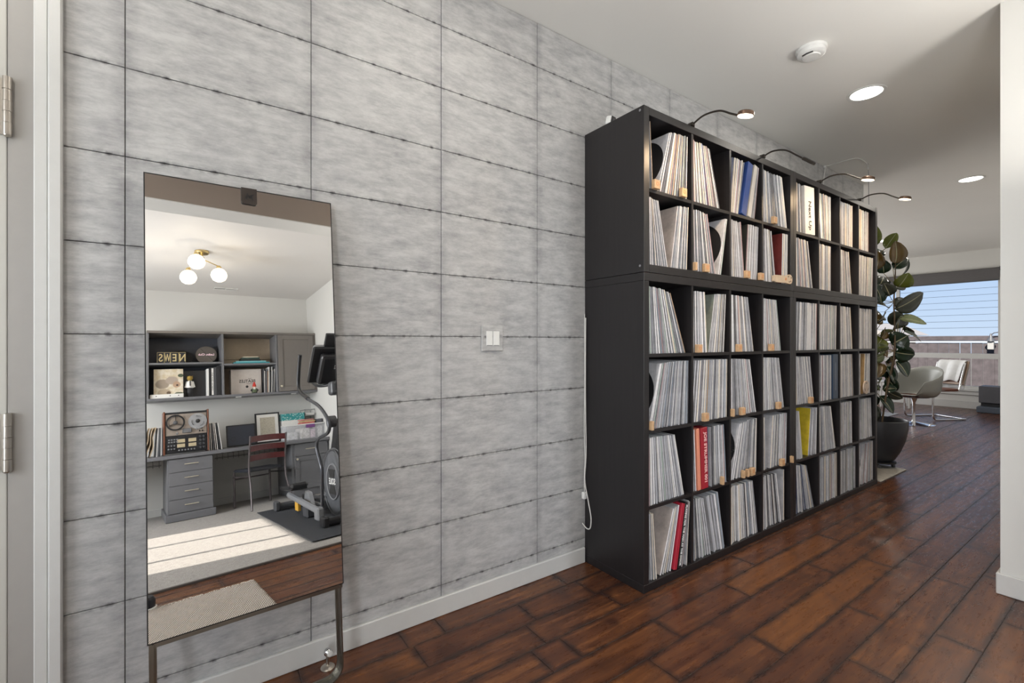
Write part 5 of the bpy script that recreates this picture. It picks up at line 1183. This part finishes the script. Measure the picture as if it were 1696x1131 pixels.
for i, zz in enumerate((.735, .87, .885, 1.01, 1.02, 1.03)): MB().box(1.757, -5.41, zz, 1.873, -5.23+.008*(i % 3), zz+.010).build('paper_stack', 'paper', bas)

# folding chair in front of the desk (seat faces the desk, back towards us)
ch = thing('folding_chair', (1.10, -4.65, 0), 'dark metal chair with three maroon wooden back slats and a black seat', 'chair')
M['cframe'] = plain('taupe_metal_frame', (.085, .070, .072), .38, .3); M['mslat'] = plain('maroon_slat', (.105, .022, .022), .3, var=.25)
P0, P1 = Vector((.93, -4.50, 0)), Vector((1.325, -4.585, 0)); ax_ = (P1-P0).normalized(); nrm = Vector((-ax_.y, ax_.x, 0))   # nrm points to +y (room side)
for s_, B in ((0, P0), (1, P1)):
    q = [B+nrm*.12+Vector((0, 0, .0105))-ax_*(.03 if s_ == 0 else -.035), B+nrm*.03+Vector((0, 0, .26)), B+Vector((0, 0, .42)), B+nrm*.005+Vector((0, 0, .55)), B+nrm*.05+Vector((0, 0, .82))]
    MB().tube(spline(q, 6), .0135, 10, flat=(1, .8)).build('back_leg', 'cframe', ch)
for zc_, h_ in ((.778, .066), (.672, .064), (.566, .064)):
    m_ = MB(); vs = []; N = 10
    for i in range(N+1):
        t = i/N; off = nrm*(.047*((zc_-.5)/.32)**1.3+.004)-nrm*.035*math.sin(PI*t)*1.0
        for dz in (-h_/2, h_/2):
            for dy in (-.006, .006): v = P0.lerp(P1, t)+off+nrm*dy; vs.append((v.x, v.y, zc_+dz+.008*math.sin(PI*t)))
    fs = []
    for i in range(N):
        a = i*4; fs += [(a, a+4, a+5, a+1), (a+2, a+3, a+7, a+6), (a, a+2, a+6, a+4), (a+1, a+5, a+7, a+3)]
    fs += [(0, 1, 3, 2), (N*4, N*4+2, N*4+3, N*4+1)]
    m_.add(vs, fs); m_.build('back_slat', 'mslat', ch)
seat = [P0-nrm*.01+ax_*.015, P1-nrm*.01-ax_*.015, P1-nrm*.36-ax_*.01, P0-nrm*.36-ax_*.03]
bm = bmesh.new(); vv = [bm.verts.new((p.x, p.y, .415)) for p in seat]+[bm.verts.new((p.x, p.y, .447)) for p in seat]
for f_ in ((3, 2, 1, 0), (4, 5, 6, 7), (0, 1, 5, 4), (1, 2, 6, 5), (2, 3, 7, 6), (3, 0, 4, 7)): bm.faces.new([vv[i] for i in f_])
bmesh.ops.recalc_face_normals(bm, faces=bm.faces[:]); bmesh.ops.bevel(bm, geom=bm.edges[:], offset=.011, segments=3, affect='EDGES')
MB().frombm(bm, 0, None, True).build('seat', plain('black_seat_vinyl', (.03, .032, .04), .45), ch)
for B, s_ in ((seat[3], 1), (seat[2], -1)):
    MB().tube([B+Vector((0, 0, .0105))+ax_*.01*s_, B+Vector((0, 0, .414))+ax_*.01*s_], .0125, 10).build('front_leg', 'cframe', ch)
MB().tube([seat[3]+Vector((0, 0, .335))+ax_*.01, seat[2]+Vector((0, 0, .335))-ax_*.01], .008, 8).build('crossbar', 'cframe', ch)
for a_, b_ in ((seat[3], P0), (seat[2], P1)): MB().tube([a_+Vector((0, 0, .36)), b_+Vector((0, 0, .37))], .007, 8).build('side_rail', 'cframe', ch)

# elliptical trainer on its mat
MB().bbox(.93, -4.16, .0125, 1.86, -2.24, .019, .003).build('exercise_mat', 'matrub', label='black rubber mat under the elliptical trainer', cat='mat')
el = thing('elliptical_trainer', (1.40, -3.1, .019), 'black elliptical trainer with a large round flywheel housing on a rubber mat', 'exercise machine')
ZM = .0192
M['shroud'] = plain('shroud_grey', (.125, .13, .14), .33); M['bar'] = plain('bar_gunmetal', (.075, .078, .088), .3, .4)
MB().bbox(1.075, -4.02, ZM+.012, 1.78, -3.945, ZM+.075, .018, seg=2).bbox(1.06, -4.03, ZM, 1.11, -3.93, ZM+.10, .012).bbox(1.75, -4.03, ZM, 1.80, -3.93, ZM+.10, .012).build('rear_stabilizer', 'dgrey', el)
MB().bbox(1.13, -2.66, ZM+.010, 1.74, -2.58, ZM+.07, .018, seg=2).bbox(1.115, -2.67, ZM, 1.17, -2.57, ZM+.085, .012).bbox(1.70, -2.67, ZM, 1.755, -2.57, ZM+.085, .012).build('front_stabilizer', 'black', el)
MB().bbox(1.39, -3.95, ZM+.03, 1.46, -2.62, ZM+.10, .01).build('main_rail', 'dgrey', el)
for x in (1.29, 1.53): MB().tube([(x, -3.93, ZM+.09), (x, -3.15, ZM+.10)], .016, 10).build('guide_rail', 'silver', el)
WC = Vector((0, -2.885, .345))
MB().lathe([(.0001, 0), (.27, 0), (.300, .015), (.305, .04), (.305, .18), (.300, .205), (.27, .22), (.0001, .22)], (1.32, WC.y, WC.z), (1, 0, 0), 56).build('flywheel_housing', 'shroud', el)
MB().prism([(-.30, 0), (-.27, -.16), (-.18, -.28), (.10, -.29), (.22, -.20), (.24, .12), (.10, .50), (-.02, .54), (-.10, .36)], 1.335, 1.525, Matrix(((0, 0, 1, 0), (1, 0, 0, WC.y+.06), (0, 1, 0, WC.z), (0, 0, 0, 1)))).build('front_shroud', 'black', el)
MB().lathe([(.285, -.001), (.296, -.006), (.285, -.010), (.276, -.006), (.285, -.001)], (1.32, WC.y, WC.z), (1, 0, 0), 56).build('outer_ring', 'dgrey', el)
MB().lathe([(.0001, -.012), (.150, -.012), (.158, -.006), (.158, -.0005)], (1.32, WC.y, WC.z), (1, 0, 0), 44).build('hub_cover', 'dgrey', el)
MB().lathe([(.150, -.0122), (.160, -.014), (.165, -.004), (.160, -.0005)], (1.32, WC.y, WC.z), (1, 0, 0), 44, caps=False).build('hub_ring', 'mgrey', el)
for s_ in (-1, 1):
    MB().prism([(-.05, .035*s_), (.05, .035*s_), (.085, .11*s_), (-.085, .11*s_)] if s_ > 0 else [(-.085, -.11), (.085, -.11), (.05, -.035), (-.05, -.035)], -.0005, .003, frame_mat((1.3075, WC.y, WC.z), (0, -1, 0), (0, 0, 1))).build('hub_window', 'ink', el)
text('SOLE', .075, (1.3065, WC.y, WC.z), (0, -1, 0), (0, 0, 1), 'inkw', el, bold=.0015)
# mast and console
MB().tube(spline([(1.44, -2.70, .62), (1.44, -2.80, .95), (1.44, -2.80, 1.15), (1.44, -2.86, 1.32)], 6), [.045]*19, 12, flat=(1, .8)).build('mast', 'shroud', el)
MB().tube([(1.44, -2.855, 1.30), (1.44, -2.90, 1.38), (1.44, -3.0, 1.44)], .036, 12).build('console_neck', 'black', el)
TCn = Matrix.Translation((1.44, -3.06, 1.45)) @ Matrix.Rotation(R(-38), 4, 'X')
MB().bbox(-.22, -.06, -.19, .22, .02, .19, .03, T=TCn, seg=3).build('console_screen', 'mgrey', el)
MB().bbox(-.235, .005, -.20, .235, .035, .20, .012, T=TCn).build('console_rim', 'black', el)
MB().bbox(-.17, .034, -.175, .17, .12, .15, .03, T=TCn, seg=2).build('console_back', 'black', el)
text('SOLE', .055, TCn @ Vector((.02, .1215, .03)), TCn.to_3x3() @ XW, TCn.to_3x3() @ ZV, 'inkw', el, bold=.001)
MB().bbox(-.13, -.02, .19, .13, .01, .33, .006, T=TCn).build('tablet_holder', 'black', el)
MB().bbox(1.33, -2.97, 1.13, 1.45, -2.84, 1.26, .025, seg=2).build('bottle_cup', 'dgrey', el)
MB().tube(spline([(1.30, -3.36, 1.33), (1.30, -3.27, 1.28), (1.31, -3.12, 1.24), (1.36, -2.98, 1.235), (1.42, -2.88, 1.24)], 6), .014, 10).build('pulse_grip', 'black', el)
# moving arms
for sx_, dy in ((1.18, 0), (1.70, .0)):
    if sx_ < 1.5: P = [(sx_, -3.261, 1.569), (sx_, -3.335, 1.40), (sx_, -3.345, 1.24), (sx_, -3.06, 1.12), (sx_, -2.76, 1.035), (sx_, -2.56, .93), (sx_, -2.50, .85), (sx_, -2.56, .79), (sx_, -2.80, .745), (sx_, -2.865, .67), (sx_, -2.80, .56), (sx_, -2.75, .48), (sx_, -2.765, .33), (sx_, -2.785, .17)]
    else: P = [(sx_, -3.05, 1.569), (sx_, -3.14, 1.40), (sx_, -3.15, 1.24), (sx_, -2.95, 1.12), (sx_, -2.66, 1.035), (sx_, -2.52, .93), (sx_, -2.50, .85), (sx_, -2.56, .79), (sx_, -2.74, .745), (sx_, -2.80, .67), (sx_, -2.82, .56), (sx_, -2.85, .48), (sx_, -2.90, .33), (sx_, -2.95, .20)]
    S_ = spline(P, 5); n1 = 16
    MB().tube(S_[:n1], .0185, 12).build('handlebar_grip', 'black', el); MB().tube(S_[n1-1:], .0150, 12).build('swing_arm', 'bar', el)
MB().tube([(1.20, -2.56, .885), (1.68, -2.56, .885)], .022, 12).lathe([(.0001, -.03), (.05, -.03), (.05, .03), (.0001, .03)], (1.22, -2.56, .885), (1, 0, 0), 20).bbox(1.36, -2.66, .80, 1.52, -2.48, .95, .02).build('pivot', 'dgrey', el)
for sx_, ya_, za_, yb_, zb_ in ((1.15, -3.74, .19, -2.78, .13), (1.67, -3.62, .33, -2.95, .24)):
    MB().tube([(sx_, ya_, za_), (sx_, yb_, zb_)], .030, 8, flat=(.8, 1)).build('pedal_arm', 'mgrey', el)
    T = Matrix.Translation((sx_-.01, ya_+.22, za_+.085)) @ Matrix.Rotation(R(3), 4, 'X')
    MB().bbox(-.075, -.20, -.012, .075, .20, .012, .008, T=T, seg=2).bbox(-.08, .12, .0, .08, .22, .055, .02, T=T).bbox(-.082, -.19, .01, -.068, .15, .032, .004, T=T).bbox(.068, -.19, .01, .082, .15, .032, .004, T=T).build('pedal', 'black', el)
    MB().bbox(sx_-.03, yb_-.05, zb_-.075, sx_+.03, yb_+.06, zb_+.035, .012).build('arm_joint', 'mgrey', el)
    MB().lathe([(.0001, -.04), (.032, -.04), (.032, .04), (.0001, .04)], (1.29 if sx_ < 1.5 else 1.53, ya_+.12, ZM+.14), (1, 0, 0), 18).build('roller', 'dgrey', el)
MB().prism([(-.12, 0), (.14, 0), (.05, .12), (-.06, .13)], 1.20, 1.235, Matrix(((0, 0, 1, 0), (1, 0, 0, -3.30), (0, 1, 0, .12), (0, 0, 0, 1)))).build('crank_cover', 'silver', el)
MB().bbox(1.14, -3.50, ZM+.045, 1.17, -3.40, ZM+.13, .004).build('warning_label_tab', plain('amber_label', (.65, .36, .04), .5), el)
MB().bbox(1.16, -3.32, ZM, 1.24, -3.18, ZM+.11, .012).build('rail_foot', 'dgrey', el)

# ceiling fixture with three opal globes, vent
fx = thing('ceiling_lamp', (.435, -3.80, ZC), 'brass ceiling lamp with three opal glass globes in the office', 'ceiling light')
fc = Vector((.435, -3.80, ZC-.0005))
MB().lathe([(.062, 0), (.064, .012), (.058, .024), (.0001, .026)], fc, (0, 0, -1), 36).build('canopy', 'brass', fx)
MB().lathe([(.010, .026), (.010, .055), (.022, .062), (.024, .085), (.014, .10), (.0001, .104)], fc, (0, 0, -1), 20).build('hub', 'brass', fx)
for (gx, gy, gz) in ((.372, -3.62, 2.535), (.33, -3.90, 2.455), (.580, -3.80, 2.473)):
    g_ = Vector((gx, gy, gz)); top = g_+Vector((0, 0, .085))
    MB().tube([fc+Vector((0, 0, -.078)), top+Vector((0, 0, .012))], .005, 8).build('arm', 'brass', fx)
    MB().lathe([(.006, .022), (.014, .018), (.024, .002), (.024, -.008)], top, n=20).build('cap', 'brass', fx)
    MB().lathe([(.0001, -.068), (.03, -.062), (.055, -.045), (.070, -.015), (.073, .005), (.066, .035), (.048, .060), (.022, .076)], g_, n=32).build('globe', 'globe', fx)
    pl = bpy.data.lights.new('globe_light', 'POINT'); pl.energy = 3.0; pl.color = (1, .86, .66); pl.shadow_soft_size = .0
    po = bpy.data.objects.new('globe_light', pl); COL.objects.link(po); po.location = g_+Vector((0, 0, -.145))
vt = thing('ceiling_vent', (.83, -5.15, ZC), 'white louvred air vent in the office ceiling near the cabinet', 'vent')
MB().box(.70, -5.205, ZC-.002, .965, -5.10, ZC-.0005).build('backing', 'ink', vt)
for b_ in ((.70, -5.205, .965, -5.192), (.70, -5.113, .965, -5.10), (.70, -5.192, .712, -5.113), (.953, -5.192, .965, -5.113), (.826, -5.192, .838, -5.113)): MB().box(b_[0], b_[1], ZC-.008, b_[2], b_[3], ZC-.0021).build('frame_bar', 'white', vt)
for i in range(16):
    x = .716+i*.0072 if i < 15 else .716
    MB().box(.714+i*.007, -5.192, ZC-.007, .7165+i*.007, -5.113, ZC-.0022).build('louvre', 'white', vt); MB().box(.841+i*.007, -5.192, ZC-.007, .8455+i*.007, -5.113, ZC-.0022).build('louvre', 'white', vt)

# doormat in the hall
dm = thing('doormat', (.05, -1.40, 0), 'beige hand-woven doormat with frayed fringe on the dark wood floor', 'doormat')
bm = bmesh.new(); bmesh.ops.create_grid(bm, x_segments=60, y_segments=45, size=.5)
for v in bm.verts:
    x, y_ = v.co.x, v.co.y; v.co = Vector((.03+x*.83, -1.40+y_*.60+.006*math.sin(x*19), .0082+.0012*math.sin(x*300)*math.sin(y_*260)))
o = MB().frombm(bm, 0, None, True).build('woven_field', 'rug', dm); m_ = o.modifiers.new('s', 'SOLIDIFY'); m_.thickness = .007
rf = random.Random(4); m_ = MB()
for i in range(150):
    x = -.38+i*.83/150+rf.uniform(-.002, .002)
    for y0_, s_ in ((-1.70, -1), (-1.10, 1)):
        l_ = rf.uniform(.018, .045); m_.tube([(x, y0_, .006), (x+rf.uniform(-.006, .006), y0_+s_*l_*.5, .007), (x+rf.uniform(-.014, .014), y0_+s_*l_, .0025)], .0016, 4)
m_.build('fringe', plain('fringe_cotton', (.55, .50, .44), .9), dm, kind='stuff')
# dark round foot at the left edge of the mirror
cf = thing('tripod_foot', (-.075, -1.745, 0), 'dark blue-black round rubber foot on the floor beside the doormat', 'foot')
MB().lathe([(.0001, .0006), (.036, .001), (.046, .014), (.046, .05), (.036, .066), (.0001, .07)], (-.060, -1.740, 0), n=28).build('rubber_foot', plain('navy_rubber', (.012, .014, .022), .35), cf)
MB().lathe([(.048, .0006), (.053, .001), (.053, .012), (.0485, .014)], (-.060, -1.740, 0), n=28).build('white_ring', 'white', cf)

# three uplighter floor lamps added out of view to bounce light off the ceiling: in the hall by the door and against the hall's right wall
for (x, y, pw_, lb) in ((-1.25, -.95, 11, 'black uplighter floor lamp by the white door, added unseen for light'), (1.66, -1.86, 7, 'black uplighter floor lamp opposite the mirror by the office opening, added unseen for light'), (2.74, -1.86, 8, 'black uplighter floor lamp against the hall wall opposite the shelf, added unseen for light')):
    fl_ = thing('added_floor_lamp', (x, y, 0), lb, 'lamp', 'added uplighter floor lamps')
    MB().lathe([(.13, .0006), (.13, .018), (.012, .026), (.012, 1.70), (.0001, 1.70)], (x, y, 0), n=24).build('base_and_pole', 'blackm', fl_)
    MB().lathe([(.012, 1.69), (.06, 1.71), (.12, 1.76), (.135, 1.80), (.130, 1.80), (.115, 1.765), (.05, 1.72), (.0001, 1.715)], (x, y, 0), n=32).build('bowl_shade', 'blackm', fl_)
    light('added_uplight', 'AREA', (x, y, 1.785), pw_, (1, .95, .88), .20, direction=(0, 0, 1))
